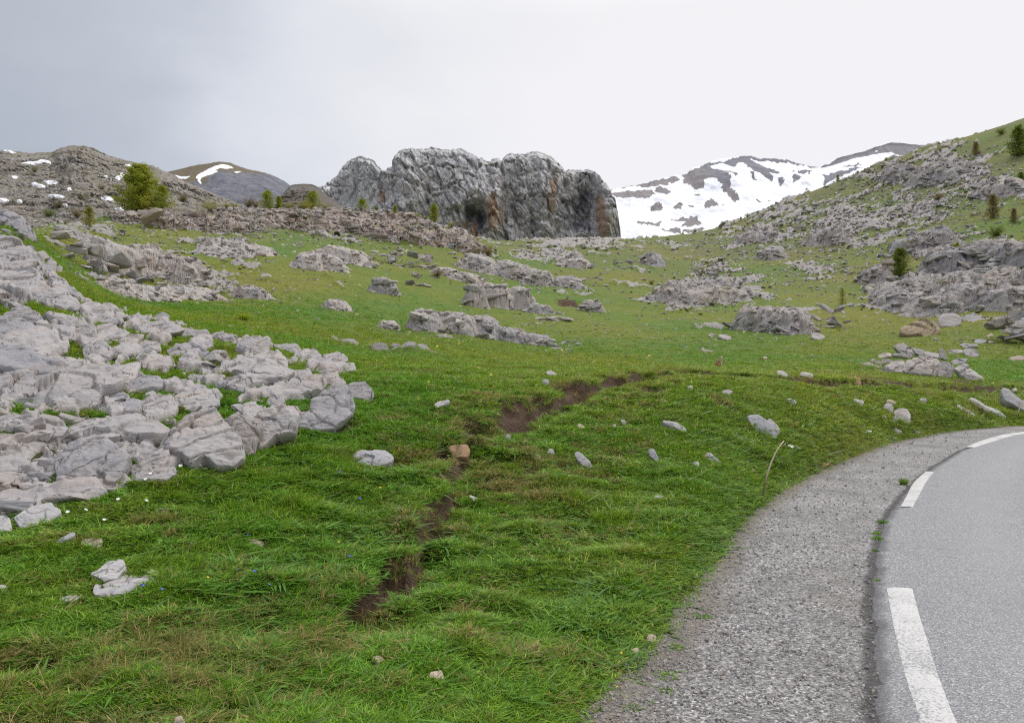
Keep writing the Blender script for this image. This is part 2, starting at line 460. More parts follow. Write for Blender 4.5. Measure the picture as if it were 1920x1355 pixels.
def rocky(u, v):
    r = np.zeros_like(u)
    for (cu, cv, ru, rv, a) in ROCKY:
        e = ((u - cu) / ru) ** 2 + ((v - cv) / rv) ** 2
        r = np.maximum(r, a * np.exp(-0.9 * e))
    return r

def ground_z(x, y, full=False):
    """final ground height with turf hummocks, rock and hollows"""
    x = np.asarray(x, float); y = np.asarray(y, float)
    yy = np.maximum(y, 0.3)
    u = U0 + F * x / yy
    zb = base_z(u, yy)
    s = grass_side(x, y)
    g = sstep(-0.02, 0.7, s)
    near = 1 - sstep(18, 60, y)
    terr = 0.040 * fbm(x * 1.0, y * 1.7, o=4, seed=16)
    hum = terr + 0.065 * fbm(x * 0.9, y * 0.9, o=3, seed=11) + 0.040 * fbm(x * 3.1, y * 3.1, o=3, seed=12) + 0.012 * fbm(x * 11, y * 11, o=2, seed=13)
    far = 0.40 * fbm(x * 0.10, y * 0.10, o=4, seed=14) * sstep(16, 60, y) + 0.05 * fbm(x * 0.6, y * 0.6, o=3, seed=15) * sstep(10, 40, y)
    zb = zb + (hum * (0.35 + 0.65 * near) + far) * g
    v = V0 - (zb - CZ) / yy * F
    rk = np.zeros_like(x)
    mfar = (y > 22)
    if mfar.any():
        q = rocky(u[mfar], v[mfar])
        xm, ym = x[mfar], y[mfar]
        nz = 0.5 + 0.75 * fbm(xm * 0.16, ym * 0.16, o=5, seed=21, gain=0.62)
        r_ = sstep(0.0, 0.16, nz - (0.86 - q * 0.75))
        rk[mfar] = r_
        sc_ = 1.1 + ym * 0.010
        zb[mfar] += r_ * (0.30 + 0.0052 * ym) * (blocks(xm / sc_ / 1.5, ym / sc_, 31) + 0.5 * blocks(xm / sc_ * 2.1, ym / sc_ * 2.5, 32) - 0.35)
    dz, soil = pits(x, y)
    zb = zb - dz * g
    zb = np.where(s < 0.5, zb * sstep(-0.03, 0.5, s) - 0.05 * (1 - sstep(-0.05, 0.12, s)), zb)
    return (zb, rk, soil * g, s) if full else zb

# ------------------------------------------------------------------ ground mesh
us = np.concatenate([np.arange(-1000, -60, 20.0), np.arange(-60, 1980, 4.0), np.arange(1980, 3001, 20.0)])
ds = np.exp(np.arange(math.log(0.7), math.log(335), 0.0085))
Ug, Dg = np.meshgrid(us, ds)
Xg = (Ug - U0) / F * Dg
Zg, RK, SO, SS = ground_z(Xg, Dg, True)
tail = []
for dd, zd in ((420, -3), (700, -10), (1500, -30), (4000, -60), (12000, -120)):
    tail.append(np.stack([(us - U0) / F * dd, np.full_like(us, dd), Zg[-1] * 0.9 + zd if dd < 600 else np.full_like(us, 30 + zd)], -1))
pre = []
for dd in (-60, -8, 0.05):
    wd = 6.0 + abs(dd)
    xx = np.linspace(-wd * 4, wd * 4, len(us)) if dd < 0 else np.linspace(-2.4, 2.4, len(us))
    pre.append(np.stack([xx, np.full_like(us, dd), np.full_like(us, -0.06)], -1))
G = np.concatenate([np.array(pre), np.stack([Xg, Dg, Zg], -1), np.array(tail)], 0)
def padrows(A):
    return np.concatenate([np.repeat(A[:1] * 0, 3, 0), A, np.repeat(A[-1:], 5, 0)], 0)

def turf_colour(t, pos, dry=None):
    """shared grass colour by place: fresh green, olive and straw-tinted patches"""
    a = noise(t, pos, 0.22, 4, 0.6)
    bb = noise(t, pos, 1.7, 4, 0.65)
    cc = noise(t, pos, 0.045, 3, 0.5)
    c = mixc(t, ramp(t, [(0.36, 0.0), (0.66, 1.0)], a).outputs[0], (0.058, 0.130, 0.012), (0.115, 0.145, 0.013))
    c = mixc(t, ramp(t, [(0.40, 0.0), (0.68, 1.0)], bb).outputs[0], c, (0.072, 0.150, 0.015))
    c = mixc(t, ramp(t, [(0.40, 0.0), (0.66, 0.8)], cc).outputs[0], c, (0.150, 0.150, 0.020))
    return c
M_ground, t, b = material('turf_ground')
ge = N(t, 'ShaderNodeNewGeometry')
pos = ge.outputs['Position']
at_r = N(t, 'ShaderNodeAttribute', attribute_name='rock')
at_s = N(t, 'ShaderNodeAttribute', attribute_name='soil')
at_d = N(t, 'ShaderNodeAttribute', attribute_name='dist')
col = mixc(t, 1.0, turf_colour(t, pos), (1.3, 1.22, 1.2), 'MULTIPLY')
fn = noise(t, pos, 9.0, 6, 0.75)
fn2 = noise(t, pos, 1.3, 7, 0.78)
col = mixc(t, 0.55, col, ramp(t, [(0.3, 0.22), (0.7, 0.75)], fn).outputs[0], 'OVERLAY')
col = mixc(t, 0.55, col, ramp(t, [(0.3, 0.25), (0.7, 0.72)], fn2).outputs[0], 'OVERLAY')
# small dry and bare flecks
fl = noise(t, pos, 0.55, 8, 0.8)
col = mixc(t, ramp(t, [(0.60, 0.0), (0.70, 0.5)], fl).outputs[0], col, (0.16, 0.12, 0.055))
nearg = mixc(t, noise(t, pos, 18, 4, 0.7), (0.045, 0.055, 0.012), (0.095, 0.075, 0.028))
col = mixc(t, ramp(t, [(0.025, 1.0), (0.08, 0.0)], at_d.outputs['Fac']).outputs[0], col, nearg)
olive = math_(t, 'MULTIPLY', ramp(t, [(0.36, 0.0), (0.85, 0.75)], at_d.outputs['Fac']).outputs[0], ramp(t, [(0.32, 0.25), (0.62, 1.0)], noise(t, pos, 0.06, 6, 0.7)).outputs[0])
col = mixc(t, olive, col, mixc(t, noise(t, pos, 0.8, 6, 0.75), (0.075, 0.085, 0.028), (0.155, 0.13, 0.06)))
soilc = mixc(t, noise(t, pos, 6, 6, 0.7), (0.045, 0.029, 0.020), (0.15, 0.09, 0.055))
sf = math_(t, 'ADD', at_s.outputs['Fac'], math_(t, 'MULTIPLY', math_(t, 'SUBTRACT', noise(t, pos, 5, 5, 0.7), 0.5), 0.7))
col = mixc(t, ramp(t, [(0.42, 0.0), (0.58, 1.0)], sf).outputs[0], col, soilc)
rc = mixc(t, ramp(t, [(0.38, 0.0), (0.62, 1.0)], noise(t, pos, 0.5, 7, 0.7)).outputs[0], (0.31, 0.30, 0.30), (0.35, 0.31, 0.27))
rc = mixc(t, 0.75, rc, ramp(t, [(0.3, 0.15), (0.7, 0.8)], noise(t, pos, 1.7, 8, 0.8)).outputs[0], 'OVERLAY')
rf = math_(t, 'ADD', at_r.outputs['Fac'], math_(t, 'MULTIPLY', math_(t, 'SUBTRACT', noise(t, pos, 0.9, 7, 0.8), 0.5), 1.6))
rfac = ramp(t, [(0.52, 0.0), (0.66, 1.0)], rf).outputs[0]
col = mixc(t, rfac, col, rc)
L(t, col, b.inputs['Base Color'])
hh = math_(t, 'MULTIPLY_ADD', fn2, 1.0, math_(t, 'MULTIPLY', fn, 0.25))
bump(t, b, hh, 0.9, 0.35)

me = raw_mesh('ground', G.reshape(-1, 3), grid_faces(*G.shape[:2]), M_ground,
              attrs={'rock': padrows(RK), 'soil': padrows(SO), 'dist': np.clip(G[..., 1] / 200, 0, 1)})
ground = tag(new_obj('ground', me), 'green alpine meadow and grassy hillside rising from the road', 'ground', kind='structure')
BV = BVHTree.FromPolygons([tuple(p) for p in G.reshape(-1, 3)], grid_faces(*G.shape[:2]).tolist())
CAMP = Vector((0, 0, CZ))
def hit(u, v, bv=None, maxd=None):
    r = Vector(((u - U0) / F, 1.0, (V0 - v) / F))
    p = (bv or BV).ray_cast(CAMP, r.normalized())[0]
    return p
def hit_d(u, v):
    p = hit(u, v)
    return p.y if p is not None else base_hit(u, v)
def gz(x, y):
    return float(ground_z(np.array([x]), np.array([y]))[0])

# ------------------------------------------------------------------ road, shoulder, markings
AE = [on_plane(u, v, 0.012) for (u, v) in [(1640,1355),(1641,1280),(1640,1200),(1638,1140),(1640,1080),(1650,1000),(1668,960),(1695,925),(1740,882),(1800,845),(1860,822),(1920,806)]]
AE = [(1.5, -30), (1.45, 0), (1.5, 2)] + AE + [(18, 20.4), (26, 22.4), (62, 26.5)]
AEX = np.array([p[0] for p in AE]); AEY = np.array([p[1] for p in AE])
ys = np.concatenate([np.linspace(-30, 2, 30), np.exp(np.linspace(math.log(2.05), math.log(26.4), 900))])
xa = np.interp(ys, AEY, AEX)
k = np.exp(-0.5 * (np.arange(-20, 21) / 7.0) ** 2); k /= k.sum()
xa = np.convolve(np.pad(xa, 20, mode='edge'), k, mode='valid')
xa_s = xa.copy()
xa = xa + 0.030 * fbm(ys * 1.6, ys * 0 + 8.3, o=3, seed=70) + 0.030 * fbm(ys * 6, ys * 0 + 3.3, o=4, seed=71, gain=0.7)      # ragged broken edge
xg = np.interp(ys, GEY, GEX) - 0.9
tt = np.linspace(0, 1, 60)
XX = xg[:, None] + (xa[:, None] + 0.05 - xg[:, None]) * tt[None, :]
YY = np.repeat(ys[:, None], len(tt), 1)
ZZ = 0.006 + 0.006 * fbm(XX * 4, YY * 4, o=3, seed=72)
ZZ = ZZ - 0.035 * sstep(0.1, 0.8, grass_side(XX, YY)) - 0.004 * np.exp(-((XX - xa[:, None]) / 0.06) ** 2)
M_gravel, t, b = material('gravel')
pos = N(t, 'ShaderNodeNewGeometry').outputs['Position']
vo = N(t, 'ShaderNodeTexVoronoi', i_Scale=85.0, i_Randomness=1.0)
L(t, pos, vo.inputs['Vector'])
sepc = N(t, 'ShaderNodeSeparateColor')
L(t, vo.outputs['Color'], sepc.inputs[0])
gc = ramp(t, [(0.0, (0.07, 0.068, 0.066)), (0.35, (0.17, 0.165, 0.16)), (0.7, (0.28, 0.27, 0.26)), (0.93, (0.40, 0.385, 0.37)), (1.0, (0.60, 0.58, 0.56))], sepc.outputs[0]).outputs[0]
big = noise(t, pos, 1.3, 5, 0.65)
gc = mixc(t, ramp(t, [(0.42, 0.0), (0.7, 0.6)], big).outputs[0], gc, (0.10, 0.095, 0.09))
gc = mixc(t, ramp(t, [(0.55, 0.0), (0.75, 0.3)], noise(t, pos, 0.6, 4, 0.6)).outputs[0], gc, (0.27, 0.23, 0.19))
vg_ = N(t, 'ShaderNodeAttribute', attribute_name='verge')
vgf = math_(t, 'MULTIPLY_ADD', math_(t, 'SUBTRACT', noise(t, pos, 2.5, 6, 0.7), 0.5), 1.2, vg_.outputs['Fac'])
gc = mixc(t, ramp(t, [(0.4, 0.0), (0.9, 0.7)], vgf).outputs[0], gc, mixc(t, noise(t, pos, 30, 4, 0.7), (0.085, 0.065, 0.045), (0.20, 0.165, 0.12)))
ae_ = N(t, 'ShaderNodeAttribute', attribute_name='edge')
tar = math_(t, 'ADD', ae_.outputs['Fac'], math_(t, 'MULTIPLY', math_(t, 'SUBTRACT', noise(t, pos, 9, 5, 0.7), 0.5), 0.9))
gc = mixc(t, ramp(t, [(0.45, 0.0), (0.8, 0.85)], tar).outputs[0], gc, (0.045, 0.043, 0.042))
gc = mixc(t, ramp(t, [(0.0, 1.0), (0.35, 0.0)], vo.outputs['Distance']).outputs[0], gc, gc)
L(t, gc, b.inputs['Base Color'])
bump(t, b, vo.outputs['Distance'], 0.9, -0.006)
edge = np.exp(-((XX - xa[:, None]) / 0.10) ** 2)
shoulder = new_obj('gravel_shoulder', raw_mesh('gravel_shoulder', np.stack([XX, YY, ZZ], -1).reshape(-1, 3), grid_faces(len(ys), len(tt)), M_gravel, attrs={'edge': edge, 'verge': np.exp(-np.maximum(-grass_side(XX, YY), 0) / 0.22)}))
tag(shoulder, 'grey loose gravel shoulder curving between the grass and the asphalt', 'shoulder', kind='structure')

M_asph, t, b = material('asphalt')
pos = N(t, 'ShaderNodeNewGeometry').outputs['Position']
vo = N(t, 'ShaderNodeTexVoronoi', i_Scale=150.0)
L(t, pos, vo.inputs['Vector'])
sepc = N(t, 'ShaderNodeSeparateColor')
L(t, vo.outputs['Color'], sepc.inputs[0])
ac = ramp(t, [(0.0, (0.10, 0.10, 0.105)), (0.5, (0.22, 0.216, 0.22)), (0.9, (0.32, 0.315, 0.32)), (1.0, (0.55, 0.54, 0.54))], sepc.outputs[0]).outputs[0]
ac = mixc(t, ramp(t, [(0.4, 0.0), (0.75, 0.35)], noise(t, pos, 0.9, 5, 0.6)).outputs[0], ac, (0.20, 0.20, 0.205))
trk = N(t, 'ShaderNodeAttribute', attribute_name='track')
ac = mixc(t, math_(t, 'MULTIPLY', trk.outputs['Fac'], ramp(t, [(0.3, 0.3), (0.7, 1.0)], noise(t, pos, 0.7, 4, 0.6)).outputs[0]), ac, (0.29, 0.285, 0.29))
ac = mixc(t, ramp(t, [(0.60, 0.0), (0.72, 0.35)], noise(t, pos, 1.9, 6, 0.7)).outputs[0], ac, (0.12, 0.118, 0.12))
ae_ = N(t, 'ShaderNodeAttribute', attribute_name='edge')
tar = math_(t, 'ADD', ae_.outputs['Fac'], math_(t, 'MULTIPLY', math_(t, 'SUBTRACT', noise(t, pos, 8, 5, 0.7), 0.5), 0.9))
ac = mixc(t, ramp(t, [(0.5, 0.0), (0.95, 0.7)], tar).outputs[0], ac, (0.055, 0.053, 0.054))
L(t, ac, b.inputs['Base Color'])
b.inputs['Roughness'].default_value = 0.8
bump(t, b, vo.outputs['Distance'], 0.7, -0.003)
# columns: skirt foot, lip, then across the carriageway
offs = np.concatenate([[-0.012, 0.0, 0.01, 0.03, 0.06, 0.1, 0.16, 0.25, 0.4, 0.7], np.linspace(0.85, 9, 60)])
XX = np.where(offs[None, :] < 0.3, xa[:, None], xa_s[:, None]) + offs[None, :]
YY = np.repeat(ys[:, None], len(offs), 1)
ZZ = 0.013 - 0.009 * np.exp(-np.maximum(offs, 0) / 0.10)[None, :] + 0.002 * perlin(XX * 2, YY * 2, seed=75)
ZZ[:, 0] = -0.06
edge = np.repeat(np.exp(-(np.maximum(offs, 0) / 0.11) ** 2)[None, :], len(ys), 0)
road = new_obj('road', raw_mesh('road', np.stack([XX, YY, ZZ], -1).reshape(-1, 3), grid_faces(len(ys), len(offs)), M_asph, attrs={'edge': edge, 'track': np.repeat((0.55 * np.exp(-((offs - 1.0) / 0.35) ** 2) + 0.55 * np.exp(-((offs - 2.6) / 0.4) ** 2))[None, :], len(ys), 0)}))
tag(road, 'grey asphalt mountain road bending away to the right', 'road', kind='structure')

M_paint, t, b = material('worn_road_paint')
pos = N(t, 'ShaderNodeNewGeometry').outputs['Position']
vo = N(t, 'ShaderNodeTexVoronoi', i_Scale=150.0)
L(t, pos, vo.inputs['Vector'])
wear = math_(t, 'ADD', noise(t, pos, 55, 5, 0.75), math_(t, 'MULTIPLY', math_(t, 'SUBTRACT', noise(t, pos, 3.0, 4, 0.6), 0.5), 0.45))
pc = mixc(t, noise(t, pos, 4, 4, 0.6), (0.58, 0.57, 0.55), (0.44, 0.43, 0.415))
pc = mixc(t, ramp(t, [(0.50, 0.0), (0.60, 0.85)], wear).outputs[0], pc, (0.22, 0.215, 0.215))
L(t, pc, b.inputs['Base Color'])
bump(t, b, vo.outputs['Distance'], 0.5, -0.002)
DASH = [([(1663,1100),(1668,1130),(1682,1200),(1700,1270),(1727,1355),(1765,1440)], [(1713,1102),(1720,1130),(1742,1200),(1768,1280),(1800,1355),(1845,1440)], 'long worn white edge line dash running off the bottom of the road'),
        ([(1735,883),(1712,905),(1700,928),(1688,949)], [(1751,884),(1735,905),(1722,930),(1711,950)], 'short white edge line dash beside the grass tuft on the shoulder'),
        ([(1930,807),(1890,812),(1850,822),(1808,838)], [(1930,811),(1895,817),(1862,827),(1826,838)], 'far white edge line dash on the outside of the bend')]
for a_, b_, lab in DASH:
    n = 60
    def rs(pl):
        P = np.array([on_plane(u, v, 0.017) for u, v in pl])
        sl = np.concatenate([[0], np.cumsum(np.hypot(*np.diff(P, axis=0).T))]); q = np.linspace(0, sl[-1], n)
        return np.stack([pchip(sl, P[:, 0], q), pchip(sl, P[:, 1], q)], -1)
    A, B_ = rs(a_), rs(b_)
    jit = 0.012 * fbm(np.arange(n) * 0.7, np.zeros(n), o=3, seed=81)
    A[:, 0] += jit
    P = A[:, None, :] + (B_ - A)[:, None, :] * np.linspace(0, 1, 6)[None, :, None]
    z = np.full(P.shape[:2] + (1,), 0.0175) + 0.002 * perlin(P[..., 0] * 2, P[..., 1] * 2, seed=75)[..., None]
    z[:, 0] = 0.011; z[:, -1] = 0.011
    mo = new_obj('edge_line_marking', raw_mesh('edge_line_marking', np.concatenate([P, z], -1).reshape(-1, 3), grid_faces(n, 6), M_paint))
    tag(mo, lab, 'road marking', group='white edge line dashes', kind='structure')

# ------------------------------------------------------------------ traced boulders and slabs
def slab_mesh(name, poly, thick=0.45, seed=0, mat=None, d_min=None, recede=0.9, cracks=True, rough=1.0, sink=0.0, lod=1.0, bed=0.0, grow=0.98):
    """closed rock body whose outline follows the traced polygon; it lies back on the slope and has real thickness"""
    P = np.array(poly, float)
    c = P.mean(0)
    nth = int(72 * lod)
    th = np.linspace(0, 2 * math.pi, nth, endpoint=False)
    R = np.zeros(nth)
    A, B_ = P, np.roll(P, -1, 0)
    for i, a in enumerate(th):
        dx, dy = math.cos(a), math.sin(a)
        e = B_ - A
        den = dx * e[:, 1] - dy * e[:, 0]
        den = np.where(np.abs(den) < 1e-9, 1e-9, den)
        w0 = A - c
        tt_ = (w0[:, 0] * e[:, 1] - w0[:, 1] * e[:, 0]) / den
        ss_ = (w0[:, 0] * dy - w0[:, 1] * dx) / den
        ok = (ss_ >= -1e-6) & (ss_ <= 1 + 1e-6) & (tt_ > 0)
        R[i] = tt_[ok].max() if ok.any() else R[i - 1]
    R = 0.25 * np.roll(R, 1) + 0.5 * R + 0.25 * np.roll(R, -1)
    vb, vt = P[:, 1].max(), P[:, 1].min()
    ub = P[P[:, 1] > vb - 0.25 * (vb - vt), 0].mean()
    ut = P[P[:, 1] < vt + 0.25 * (vb - vt), 0].mean()
    W = np.ptp(P[:, 0])
    db = hit_d(ub, vb)
    Wm = W * db / F
    Hm = (vb - vt) * db / F
    dt = min(max(hit_d(ut, vt), db + 0.25 * Hm), db + recede * min(Wm, 3.0 * Hm + 0.02))
    def px3(u, v):
        s_ = (vb - v) / (vb - vt)
        d = 1.0 / (1 / db + (1 / dt - 1 / db) * s_)
        d = np.clip(d, db * 0.7, dt * 1.4)
        return np.stack([(u - U0) / F * d, d, CZ + (V0 - v) / F * d], -1)
    o = px3(c[0], c[1]); e1 = px3(c[0] + 1, c[1]) - o; e2 = px3(c[0], c[1] - 1) - o
    n = np.cross(e1, e2); n /= np.linalg.norm(n)
    if n[1] > 0: n = -n
    T = thick * min(Wm, Hm * 1.3 + 0.3 * Wm)
    n_f, n_b = int(26 * lod), int(8 * lod)
    rf = np.sin(np.linspace(0, math.pi / 2, n_f)) ** 0.9
    rb = np.sin(np.linspace(math.pi / 2, 0, n_b + 1))[1:]
    rows = []
    S = max(Wm, 1e-3)
    for r in rf:
        q = px3(c[0] + r * R * np.cos(th) * grow, c[1] + r * R * np.sin(th) * grow)
        rows.append(q + n * (T * max(1 - r ** 7, 0) ** 0.6))
    for r in rb:
        q = px3(c[0] + r * R * np.cos(th) * grow, c[1] + r * R * np.sin(th) * grow)
        rows.append(q - n * (T * max(1 - r ** 2, 0) ** 0.5) * 1.1 - np.array([0, 0, 0.25 * T]) * (1 - r))
    V = np.array(rows)
    rng = np.random.default_rng(seed + 100)
    # facets: shave the crown with a few planes that lean off the slab's own normal
    ctr = V.reshape(-1, 3).mean(0)
    t1 = e1 / np.linalg.norm(e1); t2 = e2 / np.linalg.norm(e2)
    for q in range(9):
        k1, k2 = (0.0, 0.36) if q == 0 else ((0.0, -0.34) if q == 1 else (rng.normal() * 0.3, rng.normal() * 0.24))
        a = n + t1 * k1 + t2 * k2; a /= np.linalg.norm(a)
        pr = (V - ctr) @ a
        rim, top = pr[n_f - 1].max(), pr[:n_f].max()
        if top <= rim: continue
        lim = rim + (top - rim) * rng.uniform(0.05, 0.55)
        ex = np.maximum(pr - lim, 0)
        V = V - (ex * 0.9)[..., None] * a
    sf = 1.0 / S
    x, y, z = V[..., 0], V[..., 1], V[..., 2]
    sd_ = seed * 7 % 9973
    disp = 0.055 * fbm(x * 1.9 * sf, y * 1.9 * sf, z * 3.8 * sf, o=5, seed=sd_, gain=0.48)
    disp += 0.035 * np.abs(perlin(x * 7 * sf, y * 7 * sf, z * 16 * sf, seed=sd_ + 5)) * rough
    if bed:
        zz = (z + 0.25 * x) * bed / S * 6 + 1.5 * perlin(x * 2 * sf, y * 2 * sf, z * 2 * sf, seed=sd_ + 6)
        fr = zz - np.floor(zz)
        disp -= 0.040 * np.exp(-((fr - 0.5) / 0.10) ** 2) * sstep(-0.05, 0.35, perlin(x * 2.6 * sf + 3, y * 2.6 * sf, z * 2.6 * sf, seed=sd_ + 7))
    V = V + (disp * S * rough)[..., None] * n
    if cracks:
        uu = (x * e1[0] + y * e1[1] + z * e1[2]) / np.linalg.norm(e1); vv = (x * e2[0] + y * e2[1] + z * e2[2]) / np.linalg.norm(e2)
        a_ = rng.uniform(0, 3)
        wu = (uu * math.cos(a_) + vv * math.sin(a_)) / S * 1.3 + 0.3 * perlin(uu * 3 * sf, vv * 3 * sf, seed=sd_ + 8)
        wv = (-uu * math.sin(a_) + vv * math.cos(a_)) / S * 2.0 + 0.3 * perlin(uu * 3 * sf, vv * 3 * sf, seed=sd_ + 9)
        F1, F2, dwx, dwy, rr = worley(wu, wv, sd_ + 10)
        V = V - n * ((1 - sstep(0.0, 0.07, F2 - F1)) * 0.055 * S + (rr[0] - 0.5) * 0.085 * S + ((rr[1] - 0.5) * dwx + (rr[2] - 0.5) * dwy) * 0.10 * S)[..., None]
    if sink: V[..., 2] -= sink * S
    nr, nc = V.shape[:2]
    Fq = grid_faces(nr, nc, wrap=True)
    vs = V.reshape(-1, 3)
    me = raw_mesh(name, vs, Fq[:, ::-1], mat)
    return me, ctr
def zpoly(pts, sc, ox, oy):
    return [(x / sc + ox, y / sc + oy) for x, y in pts]

# left outcrop, traced in three beds
Z4 = lambda p: zpoly(p, 2.595, 0, 560)
Z1 = lambda p: zpoly(p, 3.0, 0, 220)
FRONT = [Z4(p) for p in [
 [(-260,700),(-100,690),(0,695),(120,690),(260,700),(335,715),(340,745),(285,830),(60,935),(-120,1000),(-260,990)],
 [(335,742),(420,722),(520,712),(600,780),(632,800),(585,870),(505,938),(460,905),(320,908),(288,868),(284,820)],
 [(-200,1000),(60,920),(180,888),(290,925),(320,912),(460,905),(490,938),(520,952),(350,1004),(180,1014),(60,1055),(-200,1080)],
 [(320,702),(400,640),(500,598),(600,573),(690,588),(770,630),(822,662),(790,692),(700,692),(620,702),(480,722),(420,737),(340,737)],
 [(-60,620),(0,598),(80,583),(200,593),(280,600),(330,640),(362,672),(320,702),(200,697),(120,692),(60,665),(-60,660)],
 [(300,590),(400,573),(512,590),(400,645),(340,668)],
 [(792,722),(830,688),(900,650),(960,598),(1010,556),(1062,572),(1092,620),(1162,690),(1178,762),(1130,805),(1050,824),(1000,800),(940,840),(900,795),(840,762),(800,742)],
 [(1088,612),(1180,568),(1272,600),(1272,640),(1247,692),(1237,745),(1180,775),(1150,690)],
 [(1240,580),(1320,538),(1430,543),(1452,590),(1432,655),(1340,668),(1280,725),(1240,745),(1243,690),(1275,620)],
 [(1448,582),(1480,560),(1512,550),(1520,500),(1580,458),(1630,428),(1680,438),(1718,520),(1692,572),(1620,624),(1540,640),(1448,640)],
 [(1688,430),(1720,408),(1770,410),(1812,450),(1818,502),(1780,504),(1720,492),(1700,472)],
 [(635,820),(720,768),(790,718),(822,760),(822,800),(780,842),(700,845),(640,845)],
 [(645,850),(720,840),(800,828),(862,850),(800,885),(650,890)],
 [(858,612),(900,578),(980,558),(1002,570),(950,622),(880,652),(818,652)],
 [(520,905),(560,880),(600,872),(620,905),(560,935),(520,938)],
 [(590,760),(640,725),(690,735),(700,760),(640,790)],
]]
MIDDLE = [Z4(p) for p in [
 [(155,505),(190,450),(260,410),(400,372),(520,368),(562,395),(602,420),(560,452),(490,468),(470,515),(350,525),(250,530),(165,535)],
 [(455,370),(510,345),(620,328),(684,325),(662,372),(650,392),(600,442),(570,412),(540,387)],
 [(598,442),(660,398),(740,383),(792,400),(782,432),(700,448),(620,464)],
 [(-160,300),(0,286),(100,268),(160,298),(190,330),(300,345),(322,352),(280,412),(190,432),(100,402),(20,392),(-160,400)],
 [(198,295),(300,298),(380,318),(462,345),(400,368),(330,352),(240,347)],
 [(-160,400),(0,392),(120,380),(182,420),(160,462),(60,485),(-160,500)],
 [(678,300),(720,278),(790,288),(852,320),(780,348),(700,352)],
 [(465,560),(500,520),(540,488),(600,473),(692,510),(672,552),(620,574),(520,565)],
 [(688,510),(760,478),(830,478),(862,530),(842,572),(760,574),(680,564)],
 [(828,480),(920,448),(962,488),(1052,478),(1064,512),(980,535),(920,545),(860,533)],
 [(1083,345),(1120,308),(1250,308),(1350,333),(1432,355),(1370,392),(1290,414),(1210,440),(1200,400),(1150,372)],
 [(1043,432),(1130,393),(1190,378),(1207,420),(1182,455),(1090,445)],
 [(1378,442),(1430,398),(1500,376),(1562,388),(1588,422),(1520,454),(1440,488),(1390,490)],
 [(1358,395),(1440,348),(1502,348),(1518,387),(1440,404)],
 [(1298,502),(1340,458),(1372,458),(1394,535),(1330,545)],
 [(1278,442),(1320,398),(1402,408),(1402,452),(1340,465)],
 [(1148,265),(1190,198),(1250,188),(1312,213),(1302,252),(1230,278)],
 [(1228,300),(1290,258),(1372,283),(1397,310),(1392,342),(1290,324)],
 [(1328,230),(1400,218),(1467,250),(1450,272),(1370,257)],
 [(1463,270),(1520,248),(1567,280),(1520,294)],
 [(1573,275),(1640,260),(1692,300),(1650,324),(1590,304)],
 [(1488,320),(1550,293),(1612,310),(1652,342),(1560,350)],
 [(1558,370),(1610,353),(1682,405),(1640,430),(1590,418)],
 [(1668,320),(1722,318),(1732,346),(1690,353)],
 [(1028,190),(1070,176),(1130,183),(1172,210),(1100,218)],
 [(813,260),(860,226),(932,238),(892,282),(830,278)],
 [(898,270),(960,238),(1017,265),(980,294)],
 [(868,295),(920,268),(982,298),(962,322),(900,328)],
 [(938,215),(1000,208),(1042,235),(980,248)],
 [(408,262),(450,218),(520,228),(557,270),(520,304),(420,310)],
 [(538,240),(600,233),(652,270),(590,298),(550,272)],
 [(658,240),(700,206),(770,213),(782,250),(700,274)],
 [(820,420),(880,395),(940,405),(930,430),(850,440)],[(905,385),(945,370),(985,380),(975,402),(920,405)],
 [(1120,520),(1170,515),(1205,545),(1160,560)],[(1210,555),(1270,520),(1300,540),(1240,580)],[(1030,385),(1070,368),(1100,380),(1060,398)],
 [(985,345),(1020,335),(1045,360),(1010,368)],[(1080,285),(1105,272),(1122,295),(1100,308)],[(1020,262),(1065,255),(1095,268),(1050,280)],
]]
